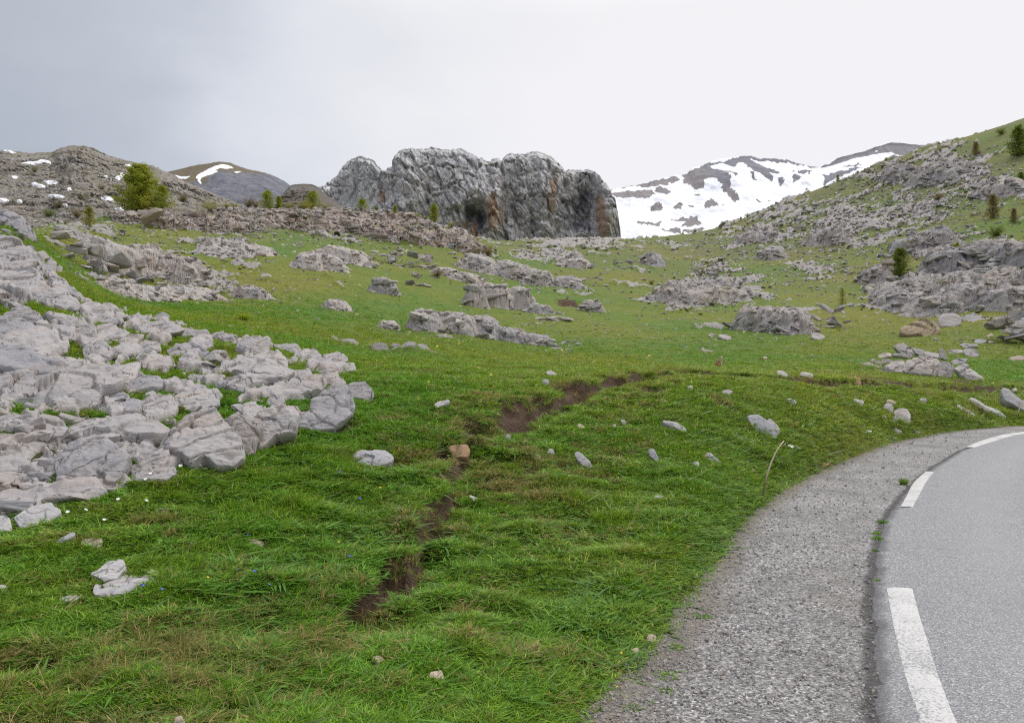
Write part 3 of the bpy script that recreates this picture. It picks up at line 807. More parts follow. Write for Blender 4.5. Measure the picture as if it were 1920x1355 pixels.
UPPER = [Z4(p) for p in [
 [(-160,225),(0,218),(120,188),(230,178),(322,215),(312,242),(200,274),(60,280),(-160,285)],
 [(-160,135),(0,128),(100,123),(172,150),(162,192),(60,214),(-160,222)],
 [(168,150),(240,128),(362,148),(362,202),(230,194)],
 [(358,150),(430,128),(462,138),(472,192),(400,218),(360,204)],
 [(468,140),(560,133),(628,170),(592,204),(480,208)],
 [(578,215),(640,183),(702,178),(652,232),(600,248)],
 [(15,92),(80,53),(150,68),(225,120),(100,128)],
 [(205,85),(300,88),(432,130),(330,152),(240,124)],
 [(678,150),(740,118),(832,128),(902,160),(800,184),(700,178)],
 [(798,182),(900,148),(1002,170),(1024,190),(900,198)],
 [(378,60),(480,38),(562,70),(542,102),(420,104)],
 [(428,102),(520,88),(602,100),(562,132),(450,128)],
 [(758,85),(790,70),(827,90),(802,113),(763,108)],
 [(590,60),(612,36),(622,65)],[(600,100),(660,80),(720,95),(690,125),(620,130)],[(860,115),(885,108),(900,128),(870,135)],
]] + [Z1(p) for p in [
 [(-120,900),(0,888),(120,883),(230,928),(272,992),(180,1034),(80,1004),(0,984),(-120,990)],
 [(178,1030),(280,978),(372,998),(443,1050),(432,1094),(300,1084),(200,1054)],
 [(218,920),(320,928),(422,983),(468,1020),(432,1038),(330,992)],
 [(118,870),(180,838),(250,828),(302,860),(292,912),(200,892)],
 [(248,830),(290,798),(317,818),(312,872),(280,884)],
 [(-120,700),(0,688),(80,698),(182,740),(202,790),(130,854),(60,884),(-120,880)],
 [(-120,570),(0,558),(60,562),(152,610),(203,690),(160,704),(60,654),(-120,650)],
 [(68,540),(130,523),(222,550),(243,592),(150,584),(80,573)],
 [(198,760),(250,758),(278,790),(230,803)],
 [(-90,985),(0,998),(90,1048),(183,1090),(160,1108),(0,1044)],
 [(440,1065),(500,1040),(560,1060),(590,1085),(520,1110),(440,1100)],
 [(560,1060),(640,1080),(720,1120),(640,1140),(540,1110)],
 [(310,850),(335,832),(352,845),(345,868),(318,872)],
]]
def outcrop_slabs(name, polys, label, thick, seed, recede, mat=None):
    root = empty(name)
    locs = []
    objs = []
    for i, p in enumerate(polys):
        wpx = np.ptp(np.array(p)[:, 0])
        lod = 2.3 if wpx > 110 else (1.5 if wpx > 45 else 0.8)
        me, c = slab_mesh('slab', p, thick, seed + i, mat or M_near, recede=recede, lod=lod, cracks=wpx > 30, grow=1.09, bed=((0.25 if seed == 1000 else 0.5) + 0.06 * (i * 7 % 11)) if wpx > 45 else 0.0)
        o = new_obj('slab', me)
        objs.append((o, me)); locs.append(c)
    base = np.mean(locs, 0); base[2] = gz(base[0], base[1])
    root.location = base
    for o, me in objs:
        origin_to(me, base); o.parent = root
    tag(root, label, 'rock outcrop', group='pale limestone outcrops')
    return root
oc_front = outcrop_slabs('rock_outcrop', FRONT, 'big smooth rounded grey limestone bed with long open cracks, meeting the lower grass', 0.30, 1000, 1.2)
oc_mid = outcrop_slabs('rock_outcrop', MIDDLE, 'stepped grey limestone ledges with grassy pockets and an undercut slab above the smooth bed', 0.27, 1200, 1.5)
oc_up = outcrop_slabs('rock_outcrop', UPPER, 'long tilted pale limestone slabs on the left skyline side below the brown rocky hill', 0.26, 1400, 1.5)

# ------------------------------------------------------------------ broken bedrock patches (height fields with real relief)
def biggest_piece(Fq, n):
    lab = np.arange(n)
    for _ in range(400):
        m = lab[Fq].min(1)
        old = lab.copy()
        for k_ in range(4):
            np.minimum.at(lab, Fq[:, k_], m)
        lab = lab[lab]
        if (old == lab).all(): break
    fl = lab[Fq[:, 0]]
    v_, c_ = np.unique(fl, return_counts=True)
    return Fq[fl == v_[c_.argmax()]]
def patch(name, env, box, step_u, step_d, cell, H, rot=0.0, aspect=1.8, seed=0, mat=None, sink=0.25, parent=None, fine=0.55, tilt=1.1, face=0.3):
    """env(u, v, x, y) -> 0..1 where rock stands out of the turf; box = (u0, u1, d0, d1)"""
    u = np.arange(box[0], box[1], step_u)
    d = np.exp(np.arange(math.log(box[2]), math.log(box[3]), step_d))
    U, D = np.meshgrid(u, d)
    X = (U - U0) / F * D
    Z = ground_z(X, D)
    Vp = V0 - (Z - CZ) / D * F
    e = env(U, Vp, X, D)
    c, s = math.cos(rot), math.sin(rot)
    Hh = H(U, Vp, X, D) if callable(H) else H
    Zd = Z + Hh * 0.8 * sstep(0, 1, e)
    A_, B2 = X, D * face + Zd                      # coordinates along the exposed face
    px = (A_ * c + B2 * s) / (cell * aspect); py = (-A_ * s + B2 * c) / cell
    wx = px + 0.25 * perlin(px * 0.8, py * 0.8, seed=seed + 61); wy = py + 0.25 * perlin(px * 0.8, py * 0.8, seed=seed + 62)
    b1 = blocks(wx, wy, seed, tilt)
    b2 = blocks(wx * 2.3 + 7, wy * 2.3, seed + 9, tilt)
    b3 = blocks(wx * 5.3 + 3, wy * 5.3, seed + 19, tilt)
    h = 0.55 * b1 + 0.30 * b2 + 0.14 * b3 + 0.10 * fbm(px * 3, py * 3, o=4, seed=seed + 29)
    rel = fine * cell * aspect ** 0.5
    ee = sstep(0.0, 0.45, e + 0.5 * (h - 0.42))* (e > 0.005)
    up = rel * (h - 0.25) * ee - (1 - ee) * (sink * rel + 0.01)
    Z2 = Zd + up * 0.75
    jx = 0.12 * cell * perlin(px * 2, py * 2, seed=seed + 41)
    P = np.stack([X + jx, D - 0.75 * rel * (h - 0.3) * ee, Z2], -1)
    vv_ = V0 - (Z2 - CZ) / P[..., 1] * F
    wgt = np.abs(np.gradient(vv_, axis=0)) * (ee > 0.12) * (vv_ < np.minimum.accumulate(vv_, axis=0) + 0.5)
    LASTP['pts'] = P.reshape(-1, 3); LASTP['w'] = wgt.ravel() + 1e-12; LASTP['area'] = float(wgt.sum() * (u[1] - u[0]))
    Fq = grid_faces(*U.shape)
    Fq = Fq[((Z2 > Z - 0.35 * rel - 0.02) & (ee > 0.01)).ravel()[Fq].any(1)]
    Fq = biggest_piece(Fq, U.size)
    used, inv = np.unique(Fq.ravel(), return_inverse=True)
    me = raw_mesh(name, P.reshape(-1, 3)[used], inv.reshape(-1, 4), mat)
    o = new_obj(name, me)
    ctr = P.reshape(-1, 3)[used].mean(0)
    if parent is not None:
        ctr = np.array(parent.location); o.parent = parent
    else:
        o.location = ctr
    origin_to(me, ctr)
    return o
def poly_sd(u, v, poly):
    """signed pixel distance to a traced outline, positive inside"""
    P = np.array(poly, float); Q = np.roll(P, -1, 0)
    d = np.full(u.shape, 1e9); ins = np.zeros(u.shape, bool)
    for a, b_ in zip(P, Q):
        e = b_ - a
        t_ = np.clip(((u - a[0]) * e[0] + (v - a[1]) * e[1]) / (e @ e + 1e-9), 0, 1)
        d = np.minimum(d, np.hypot(u - a[0] - t_ * e[0], v - a[1] - t_ * e[1]))
        cr = ((a[1] > v) != (b_[1] > v)) & (u < (b_[0] - a[0]) * (v - a[1]) / (b_[1] - a[1] + 1e-12) + a[0])
        ins ^= cr
    return np.where(ins, d, -d)
def poly_env(poly, soft=10.0, rag=8.0, sc=0.05, seed=0, holes=0.0):
    def f(u, v, x, y):
        s_ = poly_sd(u, v, poly) + rag * fbm(u * sc, v * sc * 2, o=3, seed=seed)
        e = sstep(0, soft, s_)
        if holes:
            e = e * sstep(holes - 0.12, holes + 0.12, 0.5 + 0.8 * fbm(u * 0.02, v * 0.04, o=4, seed=seed + 5))
        return e
    return f
LEFT_OUT = [(-150,560),(-150,1010),(20,985),(100,955),(225,915),(310,890),(400,862),(480,835),(560,800),(640,785),(690,752),(690,715),(665,690),(620,665),(560,655),(470,625),(390,625),(320,598),(260,585),(200,572),(120,545),(60,530),(-30,520)]
LEFT_UP = [(-150,400),(-150,590),(60,575),(150,560),(110,520),(80,490),(70,470),(55,440),(60,425),(30,405),(0,402)]
import bmesh
def block_mesh(name, seed, dims, mat, cuts=2, rough=0.035, npts=15, boxy=0.55):
    rng = np.random.default_rng(seed)
    bm = bmesh.new()
    for _ in range(npts):
        p = rng.normal(size=3); p /= np.linalg.norm(p)
        p = np.sign(p) * np.abs(p) ** boxy
        bm.verts.new(tuple(p * np.array(dims) * 0.5 * rng.uniform(0.85, 1.0)))
    r = bmesh.ops.convex_hull(bm, input=bm.verts)
    bmesh.ops.delete(bm, geom=list({g_ for g_ in r['geom_interior'] + r['geom_unused'] if isinstance(g_, bmesh.types.BMVert)}), context='VERTS')
    bmesh.ops.dissolve_limit(bm, angle_limit=0.28, verts=bm.verts, edges=bm.edges)
    bmesh.ops.bevel(bm, geom=bm.edges[:], offset=0.025, segments=1, affect='EDGES', clamp_overlap=True)
    bmesh.ops.triangulate(bm, faces=bm.faces[:])
    bmesh.ops.subdivide_edges(bm, edges=[e for e in bm.edges if e.calc_length() > 0.12], cuts=cuts, use_grid_fill=True)
    bmesh.ops.triangulate(bm, faces=bm.faces[:])
    co = np.array([v.co[:] for v in bm.verts])
    nn = co / np.linalg.norm(co, axis=1, keepdims=True)
    dsp = rough * (fbm(co[:, 0] * 2.2, co[:, 1] * 2.2, co[:, 2] * 3.5, o=4, seed=seed) * 1.6 - 1.2 * np.abs(perlin(co[:, 0] * 3, co[:, 1] * 3, co[:, 2] * 7, seed=seed + 3)))
    co = co + nn * dsp[:, None]
    for v, c_ in zip(bm.verts, co): v.co = c_
    me = bpy.data.meshes.new(name)
    bm.to_mesh(me); bm.free()
    for p in me.polygons: p.use_smooth = False
    me.materials.append(mat)
    return me
DIMS = [(1.5, 1.0, 0.62), (1.3, 1.0, 0.8), (1.7, 0.9, 0.5), (1.2, 1.1, 0.95), (1.9, 1.0, 0.55), (1.4, 0.8, 0.9)]
def block_set(mat, tagn):
    return [block_mesh('block', 900 + i * 13 + tagn, DIMS[i % 6], mat) for i in range(12)]
BLK = {}
def add_blocks(root, n, size, rot, seed, mat, pts, wts, name='block', embed=0.12, tilt=(0.0, 0.0), jit=0.17, pw=0.36):
    """angular blocks standing in an outcrop: copies of a dozen shapes, parented to it"""
    if mat.name not in BLK: BLK[mat.name] = block_set(mat, len(BLK) * 200)
    rng = np.random.default_rng(seed)
    idx = rng.choice(len(pts), size=n, p=wts / wts.sum())
    proto = bpy.data.objects.new(name, BLK[mat.name][0])
    rl = Vector(root.location)
    for q, k_ in enumerate(idx):
        o = proto if q == 0 else proto.copy()
        o.data = BLK[mat.name][rng.integers(12)]
        sz = size * float(np.clip(rng.lognormal(-0.1, pw), 0.4, 1.75))
        p = pts[k_]
        o.location = (p[0] - rl.x, p[1] - rl.y, p[2] - rl.z - embed * sz)
        o.rotation_euler = (tilt[0] + rng.normal() * jit, tilt[1] + rng.normal() * jit, rot + rng.normal() * jit * 1.6 + (math.pi if rng.random() < 0.5 else 0))
        o.scale = (sz * rng.uniform(0.8, 1.25), sz * rng.uniform(0.8, 1.2), sz * rng.uniform(0.6, 1.0))
        COL.objects.link(o); o.parent = root
LASTP = {}
def blob_env(blobs, seed=0):
    B = []
    for (u, v, hw, hv) in blobs:
        d = hit_d(u, v); 
        B.append(((u - U0) / F * d, d, hw * d / F, hv))
    def f(U, Vp, X, Y):
        e = np.zeros(X.shape)
        wx = fbm(X * 0.25, Y * 0.25, o=4, seed=seed + 1); wy = fbm(X * 0.25 + 9, Y * 0.25, o=4, seed=seed + 2)
        for (cx, cy, rx, ry) in B:
            ey = (Y - cy) / np.where(Y < cy, ry * 0.55, ry)
            r = np.hypot((X - cx) / rx + 0.35 * wx, ey + 0.35 * wy)
            e = np.maximum(e, 1 - sstep(0.30, 1.0, r))
        return e
    us_ = [b[0] for b in blobs]
    d_ = [b[1] for b in B]; ry = [b[3] for b in B]
    box = (min(b[0] - b[2] * 1.5 for b in blobs), max(b[0] + b[2] * 1.5 for b in blobs),
           max(min(a - 1.5 * r for a, r in zip(d_, ry)), 3), max(a + 1.5 * r for a, r in zip(d_, ry)))
    return f, box, float(np.mean(d_))
patch('bedrock', poly_env(LEFT_OUT, 14, 9, 0.03, 3, holes=0.58), (-160, 720, 5.0, 22), 2.2, 0.0032, 0.34, lambda u, v, x, y: 0.010 * y, 0.15, 2.2, 201, M_near, 0.3, parent=oc_mid, fine=0.12, face=0.5)
LP1 = (LASTP['pts'], LASTP['w'])
add_blocks(oc_mid, 50, 0.20, 0.15, 771, M_near, *LP1, jit=0.3, tilt=(-0.2, 0.1))
add_blocks(oc_front, 40, 0.15, 0.15, 772, M_near, LP1[0], LP1[1] * (LP1[0][:, 1] < 9), jit=0.3, tilt=(-0.2, 0.1))
patch('bedrock', poly_env(LEFT_UP, 12, 8, 0.03, 4, holes=0.5), (-160, 200, 10, 40), 2.0, 0.0032, 0.9, lambda u, v, x, y: 0.012 * y, -0.35, 2.4, 202, M_near, 0.3, parent=oc_up, fine=0.2, face=0.4)

add_blocks(oc_up, 60, 0.34, -0.3, 773, M_near, LASTP['pts'], LASTP['w'], jit=0.3, tilt=(-0.25, 0.15))
# (label, blobs (centre u, base v, half width px, half depth m), relief px, cell px, rotation, aspect, material)
OUT = [
 ('low fissured pale rock band in the meadow, left end of the pair below the ridge', [(575,500,38,5),(615,503,48,4)], 30, 9, -0.5, 1.2, M_mid),
 ('long low limestone rib running right and down from above the fissured band', [(640,487,75,5),(740,492,60,4),(785,497,40,4)], 24, 12, -0.35, 2.2, M_mid),
 ('thin broken stone line trailing down the meadow beyond the squat blocks', [(840,517,40,3),(880,528,45,3)], 16, 9, -0.4, 1.8, M_mid),
 ('pale dome shaped rock hump with a long tail to the right, mid meadow', [(905,507,55,6),(965,520,50,5),(1005,532,42,4)], 32, 10, -0.4, 1.6, M_mid),
 ('pair of small jagged rock heaps on the bright green slope', [(722,548,38,3.0),(778,533,26,2.5)], 30, 12, 0.2, 1.0, M_mid),
 ('tallest blocky brown grey outcrop in the middle of the meadow', [(892,572,34,3.2),(935,572,46,3.8),(975,576,42,3.0)], 44, 24, 0.1, 0.9, M_mid),
 ('scattered flat blocks below the right foot of the tallest blocky outcrop', [(1012,586,40,2.2),(1040,600,34,1.6)], 18, 12, -0.3, 1.6, M_mid),
 ('wide low heap of cracked pale blocks in front of the tallest outcrop', [(800,618,46,4.0),(850,622,56,4.2),(905,628,46,3.6)], 40, 20, 0.1, 1.2, M_mid),
 ('tapering rock tail running down right to the near grass edge', [(955,634,48,3.0),(1005,645,46,2.4),(1060,655,42,1.8)], 22, 13, -0.3, 1.7, M_mid),
 ('low rocks peeping out left of the wide cracked heap', [(727,615,24,1.6)], 15, 10, 0, 1.4, M_mid),
 ('small pyramid of pale rock standing alone on smooth grass', [(632,580,32,2.0)], 20, 10, 0.3, 1.0, M_mid),
 ('small pale rocks beside a bare brown earth bank', [(1110,581,34,1.8)], 22, 11, 0.3, 1.0, M_mid),
 ('loose band of grey stones under a brown bush, central valley', [(1065,536,44,4),(1110,532,34,4)], 20, 8, -0.2, 1.2, M_mid),
 ('smooth small rock swell high in the central valley', [(1080,500,38,6)], 18, 8, -0.3, 1.4, M_mid),
 ('jagged broken rib near the head of the valley', [(1168,497,24,6),(1225,492,26,8)], 24, 9, -0.7, 1.4, M_side),
 ('large fissured pale outcrop with upright clefts on the right meadow', [(1420,614,46,4),(1475,618,62,5),(1545,608,56,4.5)], 46, 17, 1.15, 1.9, M_mid),
 ('stony grey mound partly grown over, left of the fissured outcrop', [(1290,565,80,9),(1360,560,60,8)], 34, 8, -0.3, 1.2, M_side),
 ('dark sided grey rock ledge beside the tall thin larch', [(1645,528,32,5)], 32, 14, 0.4, 1.7, M_side),
 ('huge broken grey rock mass filling the right slope above the bend', [(1720,560,70,10),(1790,550,80,11),(1870,540,80,12),(1760,575,110,9),(1880,570,60,8)], 36, 12, 0.35, 2.0, M_side),
 ('pale smooth slab band above the huge broken rock mass', [(1790,496,60,8),(1860,490,70,9),(1930,492,50,9)], 38, 16, 0.45, 2.6, M_side),
 ('leaning grey rib climbing the right hillside', [(1710,470,30,9),(1755,452,40,10)], 28, 9, 0.9, 1.8, M_side),
 ('rough grey knob with a rusty patch, middle of the right hillside', [(1565,452,38,10)], 32, 9, 0.7, 1.4, M_side),
 ('small pale knob lower on the right hillside', [(1450,484,26,8)], 24, 8, 0.5, 1.4, M_side),
 ('streaked rock ledges just under the right hill crest', [(1690,328,30,14),(1770,330,52,16)], 22, 9, 0.8, 1.6, M_side),
 ('steep pale rocks by the frame edge high on the right hill', [(1885,362,42,12)], 28, 10, 0.7, 1.6, M_side),
 ('slanting pale bands on the left end of the right hillside', [(1330,518,42,8),(1420,445,40,14)], 20, 8, -0.3, 2.0, M_side),
 ('bluish grey layered rocks at the right frame edge', [(1895,636,44,3.2),(1925,620,40,4)], 50, 17, 0.4, 2.0, M_side),
 ('massive pinkish blocks with square joints on the left slope behind the slabs', [(165,505,44,6),(215,508,44,6),(270,505,36,5)], 62, 26, 0.1, 1.0, M_mid),
 ('broken ledges to the right of the square jointed blocks', [(330,512,46,5),(360,530,36,4)], 40, 15, 0.2, 1.2, M_mid),
 ('bouldery foot of the left slope, sprawling onto the grass', [(250,556,60,5),(350,558,70,4.5),(330,535,60,4)], 24, 13, 0, 1.3, M_mid),
 ('flat heap of thin grey shards on the grass, right of the boulders', [(470,556,46,2.2)], 20, 6, 0.3, 2.4, M_mid),
 ('small heap of rock straggling right of the left slope', [(420,470,60,7),(480,475,40,5)], 16, 8, -0.2, 1.6, M_mid),
]
for i, (lab, bl, rel, cell, rot, asp, mt) in enumerate(OUT):
    f, box, dm = blob_env(bl, 300 + i * 7)
    su = 1.15 if dm > 30 else 1.6
    root = empty('rock_outcrop', ((np.mean([q[0] for q in bl]) - U0) / F * dm, dm, 0))
    root.location.z = gz(root.location.x, dm)
    m_px = dm / F
    patch('bedrock', f, box, su, 0.0016 if dm > 40 else 0.0022, cell * m_px * 1.4, rel * m_px * 0.9, rot, asp, 300 + i * 5, mt, 0.3, parent=root, fine=0.5)
    nb = int(np.clip(LASTP['area'] / (cell * cell * 0.95), 10, 95))
    add_blocks(root, nb, cell * m_px * 1.05, -rot * 0.6, 700 + i, mt, LASTP['pts'], LASTP['w'], tilt=(-0.25, rot * 0.35))
    tag(root, lab, 'rock outcrop', group='pale limestone outcrops')
# scrub topped ridge of pinkish rock behind the meadow
RIDGE = [(200,405),(240,398),(330,396),(480,394),(600,392),(700,393),(770,402),(830,425),(880,442),(930,470),(890,475),(800,462),(720,448),(620,436),(520,430),(450,440),(380,432),(300,425),(210,418)]
rg = empty('rock_ridge', ((600 - U0) / F * 118, 118, gz((600 - U0) / F * 118, 118)))
patch('bedrock', poly_env(RIDGE, 14, 6, 0.03, 8), (180, 950, 84, 160), 1.1, 0.0015, 1.5, 0.55, -0.15, 1.6, 411, M_ridge, 0.3, parent=rg, fine=0.5, face=0.4)
add_blocks(rg, 99, 1.35, -0.15, 790, M_ridge, LASTP['pts'], LASTP['w'], tilt=(-0.3, -0.1), pw=0.4)
RIDGE_PTS = (LASTP['pts'], LASTP['w'])
tag(rg, 'long low ridge of broken pinkish brown rock topped by larches', 'rock ridge', kind='structure')

# ------------------------------------------------------------------ far landforms
def landform(name, sil, base, u_step, rows, depth, disp, mat, label, attrs=None, back=80.0, crisp=0.0):
    """surface climbing from base(u) to the skyline sil(u); depth(t, u) metres; closed behind by a back slope"""
    su = np.array([p[0] for p in sil], float); sv = np.array([p[1] for p in sil], float)
    u = np.arange(su[0], su[-1], u_step)
    vt = pchip(su, sv, u) + 1.0 * fbm(u * 0.13, u * 0 + 2.2, o=4, seed=len(name))
    if crisp: vt = vt + crisp * (2.0 * worley(u / 13.0, u * 0 + 0.5, 77)[4][0] - 1.0 + 0.6 * (worley(u / 5.0, u * 0 + 0.5, 78)[4][0] - 0.5))
    vb = np.array([base(x) for x in u])
    t_ = np.linspace(0, 1, rows)
    Um, Tm = np.meshgrid(u, t_)
    Vm = vb[None, :] + (vt - vb)[None, :] * Tm
    Dm = depth(Tm, Um, Vm)
    P = np.stack([(Um - U0) / F * Dm, Dm, CZ + (V0 - Vm) / F * Dm], -1)
    P = disp(P, Um, Vm, Tm)
    bk = []
    for kx, dz in ((0.15, 0.02), (0.5, 0.2), (1.0, 0.6), (1.6, 1.0)):
        R_ = P[-1].copy(); hgt = (P[-1, :, 2] - P[0, :, 2])
        R_[:, 1] += back * kx; R_[:, 2] -= dz * hgt
        bk.append(R_)
    G_ = np.concatenate([P, np.array(bk)], 0)
    at = {k_: np.concatenate([a, np.repeat(a[-1:], len(bk), 0)]) for k_, a in (attrs(P, Um, Vm, Tm) if attrs else {}).items()}
    me = raw_mesh(name, G_.reshape(-1, 3), grid_faces(*G_.shape[:2]), mat, attrs=at)
    c = P.reshape(-1, 3).mean(0)
    o = new_obj(name, me); o.location = c; origin_to(me, c)
    tag(o, label, name.replace('_', ' '), kind='structure')
    return o, BVHTree.FromPolygons([tuple(p) for p in G_.reshape(-1, 3)], grid_faces(*G_.shape[:2]).tolist())

# brown rocky hill on the left
M_hill, t, b = material('brown_scree')
pos = N(t, 'ShaderNodeNewGeometry').outputs['Position']
c = mixc(t, ramp(t, [(0.38, 0.0), (0.62, 1.0)], noise(t, pos, 0.07, 6, 0.65)).outputs[0], (0.245, 0.205, 0.155), (0.28, 0.258, 0.23))
c = mixc(t, ramp(t, [(0.5, 0.0), (0.66, 0.8)], noise(t, pos, 0.16, 6, 0.7)).outputs[0], c, (0.135, 0.13, 0.055))
c = mixc(t, ramp(t, [(0.52, 0.0), (0.62, 0.8)], noise(t, pos, 0.55, 6, 0.75)).outputs[0], c, (0.36, 0.345, 0.32))
c = mixc(t, 0.7, c, ramp(t, [(0.3, 0.2), (0.7, 0.78)], noise(t, pos, 0.9, 8, 0.8)).outputs[0], 'OVERLAY')
L(t, c, b.inputs['Base Color'])
bump(t, b, noise(t, pos, 0.7, 9, 0.75), 0.9, 1.3)
def hill_disp(P, u, v, t_):
    x, y, z = P[..., 0], P[..., 1], P[..., 2]
    q = x * 0.8 + z * 0.3; r = z * 1.2 + y * 0.25
    big_ = fbm(x * 0.03, z * 0.05, o=4, seed=502) * 6
    bl = blocks(q / 5.5, r / 4.0, 503) * 2.4 + blocks(q / 2.2, r / 1.7, 504) * 1.2 + blocks(q / 1.0, r / 0.8, 505) * 0.5
    amt = 0.45 + 0.9 * sstep(-0.1, 0.4, fbm(x * 0.05, z * 0.07, o=3, seed=506))
    crag = np.exp(-((u - 150) / 55) ** 2) * sstep(0.62, 0.95, t_)
    P = P.copy()
    P[..., 1] -= (bl * amt * (1 + 1.3 * crag) + big_) * np.clip((1 - t_) * 8, 0.25, 1)
    P[..., 2] += (bl * 0.35 * amt + 0.6 * fbm(x * 0.3, y * 0.3, o=4, seed=507)) * np.clip((1 - t_) * 6, 0.5, 1)
    return P
hill, BVH_HILL = landform('rocky_hill', [(-500,330),(-260,296),(-80,288),(0,284),(60,288),(100,287),(118,279),(137,275),(160,277),(180,284),(200,294),(240,302),(262,308),(285,314),(312,326),(350,343),(400,364),(450,386),(520,404),(640,440)],
    lambda u: 450.0, 1.1, 260, lambda T, u, v: 105 + 150 * T ** 1.15, hill_disp, M_hill, 'brown stony hill with lingering snow patches behind the left slabs')

# snow lying on the hill
M_snow, t, b = material('old_snow')
pos = N(t, 'ShaderNodeNewGeometry').outputs['Position']
L(t, mixc(t, noise(t, pos, 0.3, 5, 0.7), (0.76, 0.76, 0.79), (0.85, 0.85, 0.86)), b.inputs['Base Color'])
b.inputs['Roughness'].default_value = 0.6
bump(t, b, noise(t, pos, 0.8, 5, 0.6), 0.3, 0.4)
def snow_patch(poly, label, bv, thick):
    P = np.array(poly, float); c = P.mean(0)
    nth, nr = 40, 9
    rows = []
    for k_ in range(nr + 1):
        r = k_ / nr
        row = []
        for i in range(nth):
            a = 2 * math.pi * i / nth
            f_ = i / nth * len(P); j = int(f_); q = P[j % len(P)] * (1 - f_ + j) + P[(j + 1) % len(P)] * (f_ - j)
            q = c + (q - c) * r * (1 + 0.10 * math.sin(a * 7 + c[0]) * r)
            p = hit(q[0], q[1], bv)
            if p is None:
                if not rows: return
                p = rows[-1][i]
            else: p = p + Vector((0, -0.6, 0.8)).normalized() * thick * (1.0 - 1.25 * r ** 4)
            row.append(p)
        rows.append(row)
    V = np.array([[tuple(p) for p in r] for r in rows])
    V[1:, :, :] = 0.5 * V[1:] + 0.25 * np.roll(V[1:], 1, 1) + 0.25 * np.roll(V[1:], -1, 1)
    skirt = V[-1] + np.array([0, 1.2, -0.9]) * thick
    V = np.concatenate([V, skirt[None]], 0)
    me = raw_mesh('snow_patch', V.reshape(-1, 3), grid_faces(V.shape[0], nth, wrap=True), M_snow)
    o = new_obj('snow_patch', me); cc = V.reshape(-1, 3).mean(0); o.location = cc; origin_to(me, cc)
    tag(o, label, 'snow patch', group='snow patches on the brown hill')
SN = [
 ([(110,258),(170,256),(215,250),(245,235),(295,252),(290,266),(250,258),(210,266),(150,268)], 'largest flat white snow streak left of the crag on the brown hill'),
 ([(640,345),(680,335),(672,315),(690,312),(714,328),(690,345),(672,357)], 'hooked snow patch just left of the big larch top'),
 ([(580,332),(600,330),(636,360),(612,352)], 'thin slanting snow streak left of the hooked patch'),
 ([(168,370),(200,368),(225,385),(272,393),(230,398),(185,390)], 'lower of the two close snow streaks, middle of the brown hill'),
 ([(238,362),(290,360),(332,364),(310,388),(270,378)], 'upper right of the two close snow streaks'),
 ([(263,440),(300,440),(370,450),(345,458),(290,455)], 'long thin snow strip low on the brown hill'),
 ([(553,450),(600,448),(655,462),(620,473),(585,468)], 'snow strip left of the foot of the big larch'),
 ([(-20,462),(20,460),(52,466),(25,480),(-20,482)], 'snow patch cut by the left frame edge'),
 ([(375,404),(404,402),(400,415),(382,416)], 'small square snow spot above the long thin strip'),
 ([(62,336),(104,336),(95,346),(70,345)], 'little snow spot below the largest streak'),
 ([(10,188),(50,188),(98,204),(60,202)], 'thin snow line on the skyline at the far left'),
 ([(698,266),(730,268),(775,280),(760,288),(725,278)], 'snow streak at the skyline above the larch'),
 ([(92,472),(130,472),(120,483),(100,482)], 'tiny snow dab beside the snow patch at the left edge'),
 ([(345,496),(384,496),(378,504),(352,504)], 'small snow dash among brown bushes, lowest on the hill'),
 ([(638,518),(690,515),(700,528),(655,530)], 'snow remnant tucked at the foot of the big larch'),
 ([(834,360),(858,366),(856,373),(838,368)], 'small snow dab just right of the big larch'),
 ([(336,230),(353,230),(350,237),(338,237)], 'tiny snow dot high near the crag'),
]
for p, lab in SN:
    snow_patch(Z1(p), lab, BVH_HILL, 0.5)

# dark snowy hill far left, behind
M_dark, t, b = material('dark_cliff')
pos = N(t, 'ShaderNodeNewGeometry').outputs['Position']
mp = N(t, 'ShaderNodeMapping'); mp.inputs['Scale'].default_value = (1.0, 1.0, 0.22)
L(t, pos, mp.inputs[0])
ac_ = N(t, 'ShaderNodeAttribute', attribute_name='crag')
as_ = N(t, 'ShaderNodeAttribute', attribute_name='snow')
c = mixc(t, noise(t, pos, 0.02, 6, 0.7), (0.125, 0.095, 0.06), (0.15, 0.125, 0.075))
ck = mixc(t, ramp(t, [(0.35, 0.0), (0.65, 1.0)], noise(t, mp.outputs[0], 0.11, 7, 0.7)).outputs[0], (0.075, 0.08, 0.10), (0.19, 0.19, 0.215))
c = mixc(t, ac_.outputs['Fac'], c, ck)
c = mixc(t, ramp(t, [(0.45, 0.0), (0.55, 1.0)], as_.outputs['Fac']).outputs[0], c, (0.82, 0.82, 0.85))
L(t, c, b.inputs['Base Color'])
bump(t, b, noise(t, mp.outputs[0], 0.08, 8, 0.7), 0.7, 6.0)
def soft_polys(u, v, polys, amp=2.0, sc=0.12, soft=1.4, seed=0):
    m = np.full(u.shape, -99.0)
    wu = u + amp * fbm(u * sc, v * sc, o=5, seed=seed, gain=0.6); wv = v + amp * fbm(u * sc + 7, v * sc, o=3, seed=seed + 1)
    for p in polys:
        m = np.maximum(m, poly_sd(wu, wv, p))
    return sstep(-soft, soft, m)
DSN = [Z1(p) for p in [[(1120,352),(1160,308),(1205,285),(1250,265),(1290,272),(1322,292),(1290,300),(1250,292),(1225,305),(1250,320),(1205,338),(1170,360),(1158,398),(1145,366)],[(985,328),(1020,338),(1098,345),(1075,366),(1020,352)],[(1322,315),(1345,307),(1368,312),(1340,320)]]]
